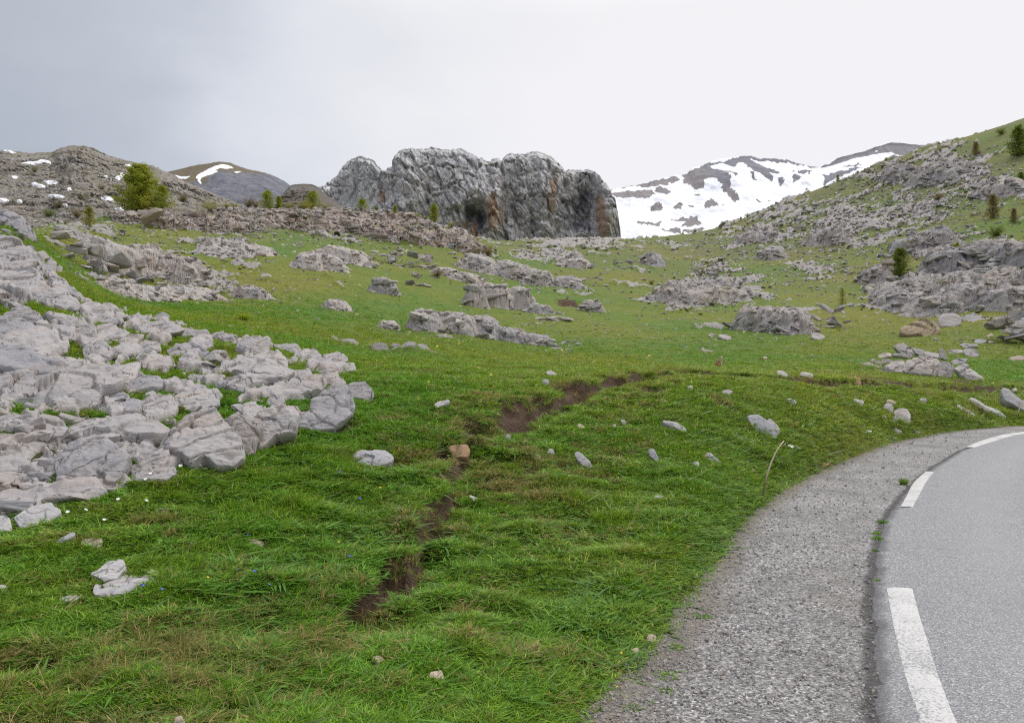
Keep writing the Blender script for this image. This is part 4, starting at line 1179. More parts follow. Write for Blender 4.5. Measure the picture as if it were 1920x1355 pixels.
def dk_attr(P, u, v, t_):
    top = np.interp(u, [300, 370, 392, 415, 450, 480, 510, 545, 560], [352, 345, 350, 326, 326, 325, 329, 343, 360])
    return {'crag': sstep(-4, 4, v - top + 5 * fbm(u * 0.1, v * 0.1, o=3, seed=521)), 'snow': soft_polys(u, v, DSN, 2.0, 0.1, 1.0, 522)}
def dk_disp(P, u, v, t_):
    P = P.copy(); x, z = P[..., 0], P[..., 2]
    P[..., 1] -= (16 * ridged(x * 0.03, z * 0.006, o=5, seed=523) + 5 * fbm(x * 0.06, z * 0.06, o=4, seed=524)) * np.clip((1 - t_) * 4, 0.1, 1)
    return P
landform('dark_hill', [(250,350),(290,334),(322,321),(345,316),(365,311),(390,307),(412,304),(428,305),(445,311),(470,319),(495,324),(515,331),(535,341),(550,352),(580,372)],
    lambda u: 440.0, 1.0, 130, lambda T, u, v: 620 + 200 * T ** 2.2, dk_disp, M_dark, 'distant dark hill with a brown top, crags and a forked snowfield', dk_attr, 250)
NSN = [Z1(p) for p in [[(1755,392),(1800,372),(1858,362),(1850,385),(1822,428),(1790,420)]]]
def nb_attr(P, u, v, t_):
    return {'crag': 0.35 + 0 * u, 'snow': 0 * u}
def nb_disp(P, u, v, t_):
    P = P.copy(); x, z = P[..., 0], P[..., 2]
    P[..., 1] -= (7 * ridged(x / 14, z / 12, o=5, seed=533) + 2.5 * blocks(x / 3, z / 2.2, 534, crack=0.4)) * np.clip((1 - t_) * 5, 0.2, 1)
    return P
landform('rocky_knoll', [(490,420),(520,385),(535,362),(547,349),(560,346),(578,346),(592,349),(606,360),(622,374),(650,392),(700,412)],
    lambda u: 440.0, 0.9, 110, lambda T, u, v: 300 + 50 * T, nb_disp, M_dark, 'dark rocky knoll left of the big cliff', nb_attr, 60)

# the big limestone cliff
M_cliff, t, b = material('cliff_limestone')
pos = N(t, 'ShaderNodeNewGeometry').outputs['Position']
mp = N(t, 'ShaderNodeMapping'); mp.inputs['Scale'].default_value = (1.0, 0.5, 0.16)
L(t, pos, mp.inputs[0])
vs_ = mp.outputs[0]
ao_ = N(t, 'ShaderNodeAttribute', attribute_name='ochre')
ad_ = N(t, 'ShaderNodeAttribute', attribute_name='stain')
ag_ = N(t, 'ShaderNodeAttribute', attribute_name='turf')
c = mixc(t, ramp(t, [(0.36, 0.0), (0.64, 1.0)], noise(t, pos, 0.045, 7, 0.7)).outputs[0], (0.37, 0.367, 0.378), (0.52, 0.505, 0.49))
c = mixc(t, 0.55, c, ramp(t, [(0.30, 0.2), (0.5, 0.5), (0.70, 0.8)], noise(t, pos, 0.22, 9, 0.8, 0.5)).outputs[0], 'OVERLAY')
wv = N(t, 'ShaderNodeMapping'); wv.inputs['Scale'].default_value = (1.0, 0.7, 0.45); wv.inputs['Rotation'].default_value = (0, 0.3, 0)
L(t, pos, wv.inputs[0])
nv = N(t, 'ShaderNodeTexNoise', i_Scale=0.06, i_Detail=5.0, i_Roughness=0.65); L(t, pos, nv.inputs['Vector'])
ns = N(t, 'ShaderNodeVectorMath', operation='MULTIPLY_ADD'); ns.inputs[1].default_value = (16, 16, 16); L(t, nv.outputs['Color'], ns.inputs[0]); L(t, wv.outputs[0], ns.inputs[2])
cfr = None
for fs, wd in ((0.06, 0.035), (0.16, 0.05), (0.42, 0.08)):
    vo = N(t, 'ShaderNodeTexVoronoi', feature='DISTANCE_TO_EDGE', i_Scale=fs); L(t, ns.outputs[0], vo.inputs['Vector'])
    ln = math_(t, 'MULTIPLY', ramp(t, [(0.0, 1.0), (wd, 0.0)], vo.outputs['Distance']).outputs[0], ramp(t, [(0.42, 0.0), (0.58, 1.0)], noise(t, pos, fs * 0.8, 3, 0.6)).outputs[0])
    cfr = ln if cfr is None else math_(t, 'MAXIMUM', cfr, ln)
c = mixc(t, math_(t, 'MULTIPLY', cfr, 0.7), c, (0.06, 0.058, 0.062))
c = mixc(t, ramp(t, [(0.5, 0.0), (0.68, 0.55)], noise(t, vs_, 0.14, 7, 0.7, 0.6)).outputs[0], c, (0.10, 0.10, 0.115))
stf = math_(t, 'MULTIPLY_ADD', math_(t, 'SUBTRACT', noise(t, vs_, 0.18, 7, 0.75), 0.5), 1.6, ad_.outputs['Fac'])
c = mixc(t, ramp(t, [(0.28, 0.0), (0.7, 0.85)], stf).outputs[0], c, (0.080, 0.083, 0.105))
ocf = math_(t, 'MULTIPLY_ADD', math_(t, 'SUBTRACT', noise(t, vs_, 0.30, 7, 0.75), 0.5), 1.8, ao_.outputs['Fac'])
oc_ = mixc(t, noise(t, vs_, 0.4, 5, 0.7), (0.26, 0.155, 0.10), (0.36, 0.27, 0.20))
c = mixc(t, ramp(t, [(0.30, 0.0), (0.6, 0.9)], ocf).outputs[0], c, oc_)
gf = math_(t, 'MULTIPLY_ADD', math_(t, 'SUBTRACT', noise(t, pos, 0.12, 6, 0.75), 0.5), 1.6, ag_.outputs['Fac'])
c = mixc(t, ramp(t, [(0.55, 0.0), (0.7, 0.9)], gf).outputs[0], c, (0.085, 0.09, 0.03))
L(t, c, b.inputs['Base Color'])
bump(t, b, math_(t, 'ADD', noise(t, pos, 0.25, 10, 0.68), noise(t, vs_, 0.15, 8, 0.65)), 0.4, 1.6)
CS = [(540,372),(575,366),(600,357),(625,340),(640,328),(650,308),(660,300),(675,296),(690,299),(703,306),(716,319),(728,318),(738,312),(743,298),(748,289),(765,281),(790,282),(808,279),(835,280),(862,281),(880,288),(900,298),(918,304),(935,300),(960,292),(985,289),(1000,287),(1006,284),(1014,286),(1025,292),(1045,308),(1056,319),(1080,322),(1108,321),(1116,326),(1126,338),(1138,352),(1148,378),(1154,405),(1158,440),(1160,470)]
def bulge(u, v):
    gsn = lambda cu, cv, ru, rv: np.exp(-((u - cu) / ru) ** 2 - ((v - cv) / rv) ** 2)
    k_ = 16 * gsn(890, 385, 60, 70) + 9 * gsn(1015, 380, 45, 80) + 18 * gsn(1138, 400, 24, 90) - 16 * gsn(1085, 400, 34, 50)
    k_ = k_ - 16 * gsn(897, 415, 20, 26) - 10 * gsn(965, 385, 20, 60) - 9 * gsn(1000, 395, 10, 60) + 10 * gsn(760, 380, 40, 90) - 14 * gsn(722, 370, 24, 60) + 7 * gsn(925, 430, 14, 50)
    return k_ - 6 * gsn(1055, 390, 8, 70)
def cl_depth(T, u, v):
    scree = sstep(735, 640, u)
    Hc = (470 - np.interp(u, [p[0] for p in CS], [p[1] for p in CS])) / F * 430
    lean = Hc * ((0.12 * T + 0.22 * T ** 6) * (1 - scree) + 1.25 * T * scree)
    return 432 + lean - bulge(u, v) + 40 * scree
def cl_disp(P, u, v, t_):
    P = P.copy(); x, y, z = P[..., 0], P[..., 1], P[..., 2]
    scree = sstep(735, 640, u)
    zz = z + 3 * fbm(x * 0.05, z * 0.05, o=3, seed=541)
    g1 = ridged(x * 0.030, zz * 0.016, o=5, seed=542) * 5.5
    g2 = ridged(x * 0.10 + 0.05 * z, zz * 0.035, o=4, seed=543) * 3.4
    g3 = blocks(x / 9 + z / 30, z / 13, 546, crack=0.25, tilt=1.6) * 5.0 + blocks(x / 5 + z / 14, z / 8, 544, crack=0.3, tilt=1.5) * 3.4 + blocks(x / 2.2 + z / 9, z / 4.5, 545, crack=0.4) * 1.5
    fis = np.zeros(u.shape)
    for fu, dp, wd, sl in ((722, 9, 5, 0.05), (806, 5, 3, -0.10), (858, 6, 3, 0.12), (944, 11, 4, 0.04), (992, 8, 3, 0.10), (1052, 10, 4, -0.14), (1018, 6, 3, -0.2), (1118, 6, 3, 0.05), (770, 5, 3, 0.08), (1098, 5, 3, 0.1), (886, 6, 3, -0.15)):
        cu = fu + sl * (v - 380) + 5 * fbm(v * 0.05, v * 0 + fu, o=4, seed=548)
        fis += 0.65 * dp * np.exp(-((u - cu) / wd) ** 2) * sstep(0.03, 0.2, t_) * (0.5 + fbm(v * 0.04, v * 0 + fu, o=2, seed=549))
    P[..., 1] += np.maximum(fis, 0) * (1 - scree)
    ov = np.clip((1 - t_) * 14, 0.3, 1)
    rough = 1 - 0.75 * scree * sstep(0.85, 0.5, t_)
    P[..., 1] -= (g1 + g2 + g3) * ov * rough
    P[..., 2] += 1.2 * fbm(x * 0.15, y * 0.15, z * 0.15, o=4, seed=546)
    return P
OCH = [(872,432,7,18,.8),(890,440,10,24,.75),(925,405,10,42,1.15),(938,420,6,36,.7),(905,450,16,16,.5),(1122,412,8,38,1.3),(1128,432,9,22,1.0),(1035,355,8,30,.75),(1030,385,14,26,.6),(975,410,10,18,.45),(968,440,6,12,.4),(720,372,10,18,.55),(940,345,14,20,.25),(870,395,10,16,.3),(655,357,14,5,.4)]
STN = [(880,385,18,10,.6),(884,402,14,20,.9),(903,420,14,30,.85),(960,398,16,24,.55),(970,365,12,14,.4),(1085,395,30,34,.7),(1080,428,28,14,.8),(1100,370,20,18,.5),(1142,380,10,30,.4),(968,408,8,16,.5),(1050,400,8,40,.35),(915,385,18,8,.4),(820,400,18,26,.25)]
def cl_attr(P, u, v, t_):
    bl_ = lambda Ls: np.max([a * np.exp(-((u - cu) / ru) ** 2 - ((v - cv) / rv) ** 2) for cu, cv, ru, rv, a in Ls], 0)
    turf = np.max([0.62 * np.exp(-((u - cu) / ru) ** 2 - ((v - cv) / rv) ** 2) for cu, cv, ru, rv in [(915,314,18,5),(862,318,10,4),(845,328,8,4),(825,325,14,5),(925,318,14,4),(955,300,10,3),(1070,322,18,3),(1092,328,6,5),(950,420,8,14),(947,440,8,10),(700,330,10,5),(1000,290,10,2)]], 0)
    return {'ochre': bl_(OCH), 'stain': bl_(STN), 'turf': turf}
cliff, BVH_CLIFF = landform('limestone_cliff', CS, lambda u: 472.0, 0.75, 330, cl_depth, cl_disp, M_cliff, 'massive grey limestone cliff with ochre streaks at the head of the valley', cl_attr, 90, 1.5)
for p, lab in [([(585,374),(597,362),(611,353),(621,347),(619,354),(609,366),(596,372)], 'white snow strip on the saddle left of the grey cliff'), ([(849,295),(868,294),(875,296),(860,299)], 'tiny snow dot on the top of the grey cliff'), ([(1001,436),(1012,433),(1016,435),(1008,438)], 'tiny snow remnant at the foot of the grey cliff'), ([(704,359),(711,356),(714,358),(708,361)], 'small snow dab on the left shoulder of the cliff')]:
    snow_patch(p, lab, BVH_CLIFF, 0.8)

# snowy mountains on the right
M_mtn, t, b = material('snow_mountain')
pos = N(t, 'ShaderNodeNewGeometry').outputs['Position']
as_ = N(t, 'ShaderNodeAttribute', attribute_name='snow')
at2 = N(t, 'ShaderNodeAttribute', attribute_name='crag')
c = mixc(t, noise(t, pos, 0.008, 7, 0.7), (0.16, 0.145, 0.145), (0.235, 0.212, 0.208))
c = mixc(t, at2.outputs['Fac'], c, mixc(t, noise(t, pos, 0.02, 7, 0.75), (0.11, 0.11, 0.135), (0.20, 0.195, 0.215)))
c = mixc(t, 0.5, c, ramp(t, [(0.3, 0.25), (0.7, 0.75)], noise(t, pos, 0.03, 8, 0.75)).outputs[0], 'OVERLAY')
sfac = math_(t, 'MULTIPLY_ADD', math_(t, 'SUBTRACT', noise(t, pos, 0.03, 7, 0.7), 0.5), 0.8, as_.outputs['Fac'])
c = mixc(t, ramp(t, [(0.46, 0.0), (0.54, 1.0)], sfac).outputs[0], c, mixc(t, noise(t, pos, 0.012, 6, 0.65), (0.66, 0.67, 0.71), (0.84, 0.84, 0.86)))
L(t, c, b.inputs['Base Color'])
bump(t, b, noise(t, pos, 0.012, 9, 0.65), 0.35, 20.0)
Z3 = lambda p: zpoly(p, 2.667, 1200, 200)
RK1 = [Z3(p) for p in [
 [(-160,400),(0,385),(150,358),(198,372),(130,402),(60,408),(-40,402),(-160,425)],
 [(-160,440),(-20,430),(50,430),(50,470),(0,498),(-120,480)],[(60,430),(90,408),(125,460),(100,478),(60,452)],
 [(210,345),(290,308),(330,288),(342,330),(430,378),(420,402),(370,372),(402,460),(437,500),(420,524),(380,480),(330,410),(280,393),(277,444),(235,447),(208,400)],
 [(408,290),(470,268),(540,255),(562,290),(620,348),(647,372),(600,362),(622,412),(580,390),(558,370),(500,330),(490,288),(450,322),(418,332)],
 [(290,305),(420,275),(520,248),(600,255),(700,262),(800,285),(900,306),(940,300),(900,314),(840,310),(760,290),(700,280),(590,277),(560,270),(500,262),(420,287),(310,312)],
 [(483,362),(510,378),(533,417),(505,412)],[(712,378),(748,355),(793,370),(735,402),(713,408)],[(790,325),(853,325),(830,342),(788,340)],
 [(22,532),(58,518),(78,540),(40,553)],[(122,540),(150,526),(168,532),(160,552)],[(222,480),(257,472),(247,492)],[(272,517),(305,503),(342,552),(302,542),(268,562)],[(192,535),(222,535),(210,546)],
 [(105,602),(200,588),(237,578),(262,627),(150,642),(185,612)],[(-60,615),(76,612),(60,632),(-60,637)],[(55,652),(150,640),(155,668),(60,662)],[(160,655),(250,650),(255,664),(170,670)],
 [(508,500),(542,532),(520,527)],[(638,393),(667,393),(667,437)],[(560,508),(580,520),(566,522)],[(780,432),(806,436),(780,440)],
 [(896,357),(960,338),(1000,340),(1062,308),(1064,332),(980,362),(898,410)],[(985,310),(1050,298),(1112,293),(1050,312)],[(350,535),(368,545),(356,546)],[(740,330),(775,330),(760,336)]]]
def m1_attr(P, u, v, t_):
    r = soft_polys(u, v, RK1, 6.0, 0.10, 0.7, 552)
    return {'snow': 1 - r, 'crag': sstep(1290, 1340, u) * sstep(400, 340, v)}
def m1_disp(P, u, v, t_):
    P = P.copy(); x, z = P[..., 0], P[..., 2]
    ov = np.clip((1 - t_) * 4, 0.15, 1)
    P[..., 1] -= (110 * ridged(x * 0.0035 + z * 0.001, z * 0.0015, o=5, seed=553) + 40 * fbm(x * 0.01, z * 0.01, o=4, seed=554)) * ov
    return P
landform('snow_mountain', [(1060,395),(1100,372),(1140,359),(1180,351),(1220,342),(1255,334),(1278,330),(1300,317),(1318,310),(1345,302),(1368,299),(1395,294),(1405,294),(1418,297),(1445,299),(1470,301),(1495,308),(1520,315),(1540,318),(1560,314),(1590,306),(1640,304),(1700,310),(1800,330)],
    lambda u: 475.0, 1.0, 220, lambda T, u, v: 1250 + 750 * T ** 1.1, m1_disp, M_mtn, 'snow covered mountain with dark bare ribs right of the cliff', m1_attr, 500, 1.3)
RK2 = [Z3(p) for p in [[(880,300),(940,292),(980,262),(1100,230),(1190,200),(1255,182),(1350,195),(1450,200),(1560,235),(1640,300),(1500,260),(1230,262),(1225,245),(1150,250),(1050,270),(960,300),(900,310)]]]
SN2 = [Z3(p) for p in [[(1400,238),(1440,235),(1450,246),(1420,252)],[(1160,230),(1172,226),(1176,234),(1162,236)]]]
def m2_attr(P, u, v, t_):
    r = soft_polys(u, v, RK2, 1.5, 0.09, 0.9, 562); s_ = soft_polys(u, v, SN2, 0.8, 0.1, 0.6, 563)
    return {'snow': np.maximum(1 - r, s_), 'crag': 0.55 + 0 * u}
def m2_disp(P, u, v, t_):
    P = P.copy(); x, z = P[..., 0], P[..., 2]
    P[..., 1] -= (150 * ridged(x * 0.0025, z * 0.001, o=5, seed=565)) * np.clip((1 - t_) * 4, 0.15, 1)
    return P
landform('rocky_peak', [(1500,335),(1540,312),(1565,300),(1595,291),(1620,284),(1645,275),(1668,268.5),(1690,270),(1705,273),(1740,276),(1755,279),(1775,287),(1810,305),(1900,340)],
    lambda u: 430.0, 1.0, 130, lambda T, u, v: 2700 + 500 * T, m2_disp, M_mtn, 'farthest bare grey peak with a snow belt above the right hillside', m2_attr, 700, 0.9)

# ------------------------------------------------------------------ single stones lying in the grass
def autopoly(u0, v0, u1, v1, seed, tilt=0.0, n=11):
    rng = np.random.default_rng(seed)
    a = np.sort(rng.uniform(0, 2 * math.pi, n) * 0.25 + np.linspace(0, 2 * math.pi, n, endpoint=False) * 1.0)
    r = rng.uniform(0.82, 1.05, n)
    x = np.cos(a) * r; y = np.sin(a) * r
    x = np.sign(x) * np.abs(x) ** 0.8; y = np.sign(y) * np.abs(y) ** 0.8
    y = y + tilt * x
    y = y / np.abs(y).max()
    cu, cv = (u0 + u1) / 2, (v0 + v1) / 2
    return [(cu + px * (u1 - u0) / 2, cv + py * (v1 - v0) / 2) for px, py in zip(x, y)]
Z5 = lambda p: zpoly(p, 2.667, 700, 560)
Z6 = lambda p: zpoly(p, 3.2, 1320, 560)
Z7 = lambda p: zpoly(p, 2.4, 0, 920)
Z8 = lambda p: zpoly(p, 2.087, 1000, 860)
def bb(z, u0, v0, u1, v1, tilt=0.0):
    (a, b_), (c_, d_) = z([(u0, v0), (u1, v1)])
    return ('bb', a, b_, c_, d_, tilt)
STONES = [
 (Z5([(-115,835),(-110,795),(-85,772),(-20,770),(70,778),(102,800),(85,828),(20,838),(-60,845)]), 'large flat topped pale grey stone alone in the near grass, right of the rock bed', M_bluegrey),
 (Z5([(378,790),(400,775),(470,768),(484,800),(470,828),(400,830)]), 'tan and brown block below a dark earth hollow', M_brown),
 (Z7([(400,372),(440,363),(490,318),(555,318),(567,345),(522,400),(470,412),(440,388)]), 'upper lobe of the heart shaped pair of grey stones', M_bluegrey),
 (Z7([(426,478),(428,435),(510,408),(555,376),(640,388),(748,405),(640,442),(560,470),(480,474)]), 'longer lower lobe of the heart shaped pair of grey stones', M_bluegrey),
 (Z7([(65,130),(150,72),(230,72),(282,105),(200,152),(100,165)]), 'grey boulder with white flowers at the lower edge of the left rock bed', M_bluegrey),
 (Z7([(-60,115),(0,113),(42,120),(55,182),(0,190),(-60,188)]), 'grey boulder cut by the left frame edge under the rock bed', M_bluegrey),
 (Z7([(243,237),(270,215),(330,183),(342,195),(310,220),(280,235)]), 'pointed pale grey stone below the left rock bed', M_bluegrey),
 (bb(Z7, 353,210,478,252), 'low rough tan stone right of the pointed grey one', M_tan),
 (bb(Z7, 662,352,699,382), 'small round stone above the right end of the heart shaped pair', M_bluegrey),
 (bb(Z7, 258,466,382,498), 'flat grey stone left of the heart shaped pair', M_bluegrey),
 (bb(Z7, -30,423,37,458), 'small grey stone at the left frame edge, level with the heart shaped pair', M_bluegrey),
 (bb(Z7, 1073,222,1198,254,-0.1), 'flat cream stone in flowery grass, left of centre', M_tan),
 (bb(Z7, 698,78,747,97), 'little flat grey stone half hidden in grass below the rock bed', M_bluegrey),
 (bb(Z7, 1673,742,1728,777), 'small whitish stone low in the middle of the foreground', M_tan),
 (Z7([(783,1050),(790,1018),(815,1008),(832,1040),(830,1075),(790,1075)]), 'tan stone standing at the bottom frame edge', M_tan),
 (bb(Z7, 1063,953,1107,988,-0.4), 'pale grey stone near the bottom frame edge', M_bluegrey),
 (Z7([(1925,845),(1940,815),(1985,805),(1998,838),(1985,852),(1950,840)]), 'tan chipped stone low in the middle, right of the whitish one', M_tan),
 (Z6([(253,702),(290,697),(332,697),(382,730),(425,790),(443,845),(380,828),(300,778)]), 'big pale grey boulder sunk in the green bank left of the road bend', M_bluegrey),
 (Z6([(372,725),(400,722),(440,765),(462,800),(430,818)]), 'thin slab leaning against the big pale boulder in the bank', M_bluegrey),
 (Z6([(8,930),(40,922),(82,960),(118,1010),(60,988),(15,982)]), 'slanting grey stone in the bank left of the leaning stick', M_bluegrey),
 (bb(Z5, 1598,812,1632,842), 'small upright stone left of the slanting grey stone', M_bluegrey),
 (Z5([(1373,755),(1400,748),(1428,800),(1415,815),(1385,785)]), 'narrow stone tilted down the bank, middle of the slope', M_bluegrey),
 (Z5([(1003,768),(1030,765),(1085,815),(1097,850),(1060,845),(1020,800)]), 'rust flecked slab lying diagonally in the bank', M_bluegrey),
 (bb(Z5, 868,750,907,782), 'grey stone beside a dark hollow left of the rust flecked slab', M_bluegrey),
 (bb(Z5, 787,783,842,806), 'cream flat stone left of the grey one by the hollow', M_tan),
 (Z5([(1433,612),(1460,606),(1570,655),(1565,672),(1500,645)]), 'long thin whitish slab in the middle of the bank', M_bluegrey),
 (Z5([(305,528),(330,512),(378,508),(382,522),(345,535),(315,548)]), 'white streaked flat stone on the meadow right of the rock bed', M_bluegrey),
 (bb(Z5, 862,362,918,391,0.4), 'grey stone at the turf edge, upper one of two', M_bluegrey),
 (bb(Z5, 842,402,880,433), 'grey stone at the turf edge, lower one of two', M_bluegrey),
 (bb(Z5, 468,917,518,939), 'small bluish stone below the tan and brown block', M_bluegrey),
 (bb(Z5, 478,983,522,1012,0.5), 'small slanting stone under the bluish one', M_bluegrey),
 (bb(Z5, 1193,627,1217,646), 'tiny grey stone, left of a close pair above the bank middle', M_bluegrey),
 (bb(Z5, 1236,602,1272,636,0.5), 'narrow grey stone, right of a close pair above the bank middle', M_bluegrey),
 (bb(Z5, 1018,626,1057,652,0.5), 'little brownish slab in the grass right of the tussock', M_tan),
 (bb(Z5, 660,672,688,712), 'grey stone at the foot of the dry tussock', M_bluegrey),
 (bb(Z5, 1403,984,1452,1006), 'smooth pale oval stone low on the bank', M_bluegrey),
 (bb(Z5, 1738,455,1797,482), 'grey stone on a reddish patch below the turf lip', M_bluegrey),
 (bb(Z5, 1573,434,1602,453), 'small stone under the turf lip', M_bluegrey),
 (bb(Z5, 878,1174,902,1192), 'little tan pebble in the lower grass', M_tan),
 (bb(Z6, 432,434,505,470,0.3), 'grey stone on the meadow edge, left of two', M_bluegrey),
 (bb(Z6, 573,438,663,480,0.35), 'grey stone on the meadow edge, right of two', M_bluegrey),
 (bb(Z6, 858,473,957,517), 'rounded brownish boulder on the dark turf lip', M_brown),
 (bb(Z6, 488,597,558,636,0.4), 'grey stone on the bank above the big pale boulder', M_bluegrey),
 (bb(Z6, 1073,623,1138,688,0.3), 'grey stone behind the cleft block on the bank', M_bluegrey),
 (Z6([(1138,680),(1160,662),(1215,660),(1236,690),(1232,750),(1200,742),(1150,715)]), 'dark cleft grey block on the bank near the bend', M_bluegrey),
 (bb(Z6, 1122,708,1168,746,0.4), 'low stone at the foot of the cleft block', M_bluegrey),
 (bb(Z6, 886,604,962,641,0.2), 'flat stone on worn turf left of the cleft block', M_bluegrey),
 (bb(Z6, 1288,596,1342,627,0.2), 'pale stone on the bank right of the cleft block', M_bluegrey),
 (bb(Z6, 1093,603,1150,640,0.3), 'tan flat stone just above the cleft block', M_tan),
 (bb(Z6, 1058,698,1097,723), 'small tan stone left of the cleft block', M_tan),
 (Z6([(1500,645),(1540,640),(1600,680),(1642,708),(1600,705),(1540,668)]), 'low grey rib in the bank beside a red earth strip, left one', M_bluegrey),
 (Z6([(1565,622),(1610,618),(1680,655),(1760,668),(1820,705),(1790,720),(1700,692),(1620,660)]), 'long sinuous grey rib in the bank near the frame edge', M_bluegrey),
 (Z6([(1780,540),(1830,538),(1840,570),(1900,610),(1960,660),(1960,690),(1880,645),(1800,600)]), 'long pale rib running down to the road at the right edge', M_bluegrey),
 (bb(Z6, 1845,535,1882,558), 'small stone on top of the right edge bank', M_bluegrey),
 (bb(Z6, 1895,525,1960,560), 'stone cut by the right frame edge on the bank top', M_bluegrey),
 (Z6([(1118,800),(1150,770),(1190,802),(1160,808)]), 'small pointed grey stone above the gravel bend', M_bluegrey),
 (bb(Z6, 1250,792,1302,806), 'flat stone on the grass verge of the bend', M_bluegrey),
 (bb(Z6, 1110,828,1162,841), 'flat tan stone on the grass verge of the bend', M_tan),
 (bb(Z6, 708,984,757,1000), 'flat brown stone on grass by the gravel edge', M_brown),
 (bb(Z6, 940,932,990,948), 'pale stone on the very edge of the gravel', M_bluegrey),
 (bb(Z6, 347,347,382,363), 'cream stone alone on the far meadow right of the marmot', M_tan),
 (bb(Z8, 438,686,482,716), 'round cream stone in the grass by the near gravel', M_tan),
 (bb(Z8, 386,738,414,762), 'smaller cream stone below the round one', M_tan),
 (bb(Z8, 306,701,337,719), 'flat cream chip left of the round cream stone', M_tan),
 (Z8([(815,345),(820,325),(838,316),(852,330),(850,347),(830,350)]), 'grey stone on the gravel edge under the thistle', M_bluegrey),
 (bb(Z8, 1240,32,1260,44), 'dark brown stone on the gravel shoulder, upper one', M_brown),
 (bb(Z8, 1106,112,1127,124), 'dark brown stone on the gravel shoulder, lower one', M_brown),
 (Z3([(1297,1140),(1305,1110),(1360,1095),(1400,1075),(1450,1078),(1498,1100),(1490,1135),(1400,1145),(1340,1150)]), 'yellowish lichen covered boulder on the right meadow', M_lichen),
 (bb(Z3, 1478,1036,1612,1102), 'big rounded grey boulder behind the lichen covered one', M_side),
 (bb(Z6, 1830,345,1935,372), 'long low pale stone at the right frame edge on the meadow', M_tan),
 (bb(Z6, 1618,245,1697,268), 'flat grey stone right of the lichen covered boulder', M_bluegrey),
 (bb(Z6, 1698,210,1737,232,-0.3), 'small cream stone left of the bluish layered rocks', M_tan),
 (bb(Z6, 1700,253,1745,268), 'flat cream stone below the bluish layered rocks', M_tan),
 (bb(Z6, 640,205,727,250), 'cluster stone at the lower right of the fissured outcrop', M_mid),
 (bb(Z6, 83,220,172,247,0.3), 'slanting slab on the meadow left of the fissured outcrop', M_mid),
 (bb(Z6, 25,208,65,232), 'small jagged stone left of the slanting slab', M_mid),
]
for i, (p, lab, mt) in enumerate(STONES):
    if p[0] == 'bb': p = autopoly(*p[1:5], seed=i + 40, tilt=p[5])
    wpx = np.ptp(np.array(p)[:, 0])
    me, c = slab_mesh('stone', p, 0.5, 2000 + i, mt, recede=0.8, lod=1.1 if wpx > 60 else 0.6, cracks=wpx > 60, rough=1.2 if mt is M_lichen else 0.75, sink=-0.35 if i == 1 else 0.02, grow=1.05)
    o = new_obj('stone', me); o.location = c; origin_to(me, c)
    tag(o, lab, 'stone')
R15 = [Z6(p) for p in [[(1060,432),(1090,405),(1130,380),(1197,370),(1197,437),(1120,444)],[(1198,432),(1220,380),(1290,358),(1400,368),(1408,468),(1300,460)],[(1408,468),(1412,378),(1460,390),(1505,420),(1480,472)],
 [(1138,290),(1200,283),(1240,305),(1285,342),(1200,340)],[(1038,345),(1120,328),(1122,352),(1060,358)],[(1128,330),(1250,343),(1240,360),(1140,350)],[(1248,295),(1322,308),(1312,347),(1270,325)],[(1318,320),(1400,328),(1424,362),(1330,355)],
 [(1408,303),(1442,308),(1464,372),(1420,355)],[(1478,375),(1582,363),(1562,392),(1500,394)],[(1500,430),(1560,408),(1602,430),(1645,460),(1685,487),(1580,484)],[(1530,272),(1640,275),(1640,297),(1560,297)],[(1460,313),(1560,312),(1560,330),(1480,330)],[(1558,308),(1610,298),(1652,330),(1640,350),(1570,345)]]]
oc_r = outcrop_slabs('rock_outcrop', R15, 'pale cracked rock island with a smooth front on the near right meadow', 0.3, 1600, 0.7, M_mid)

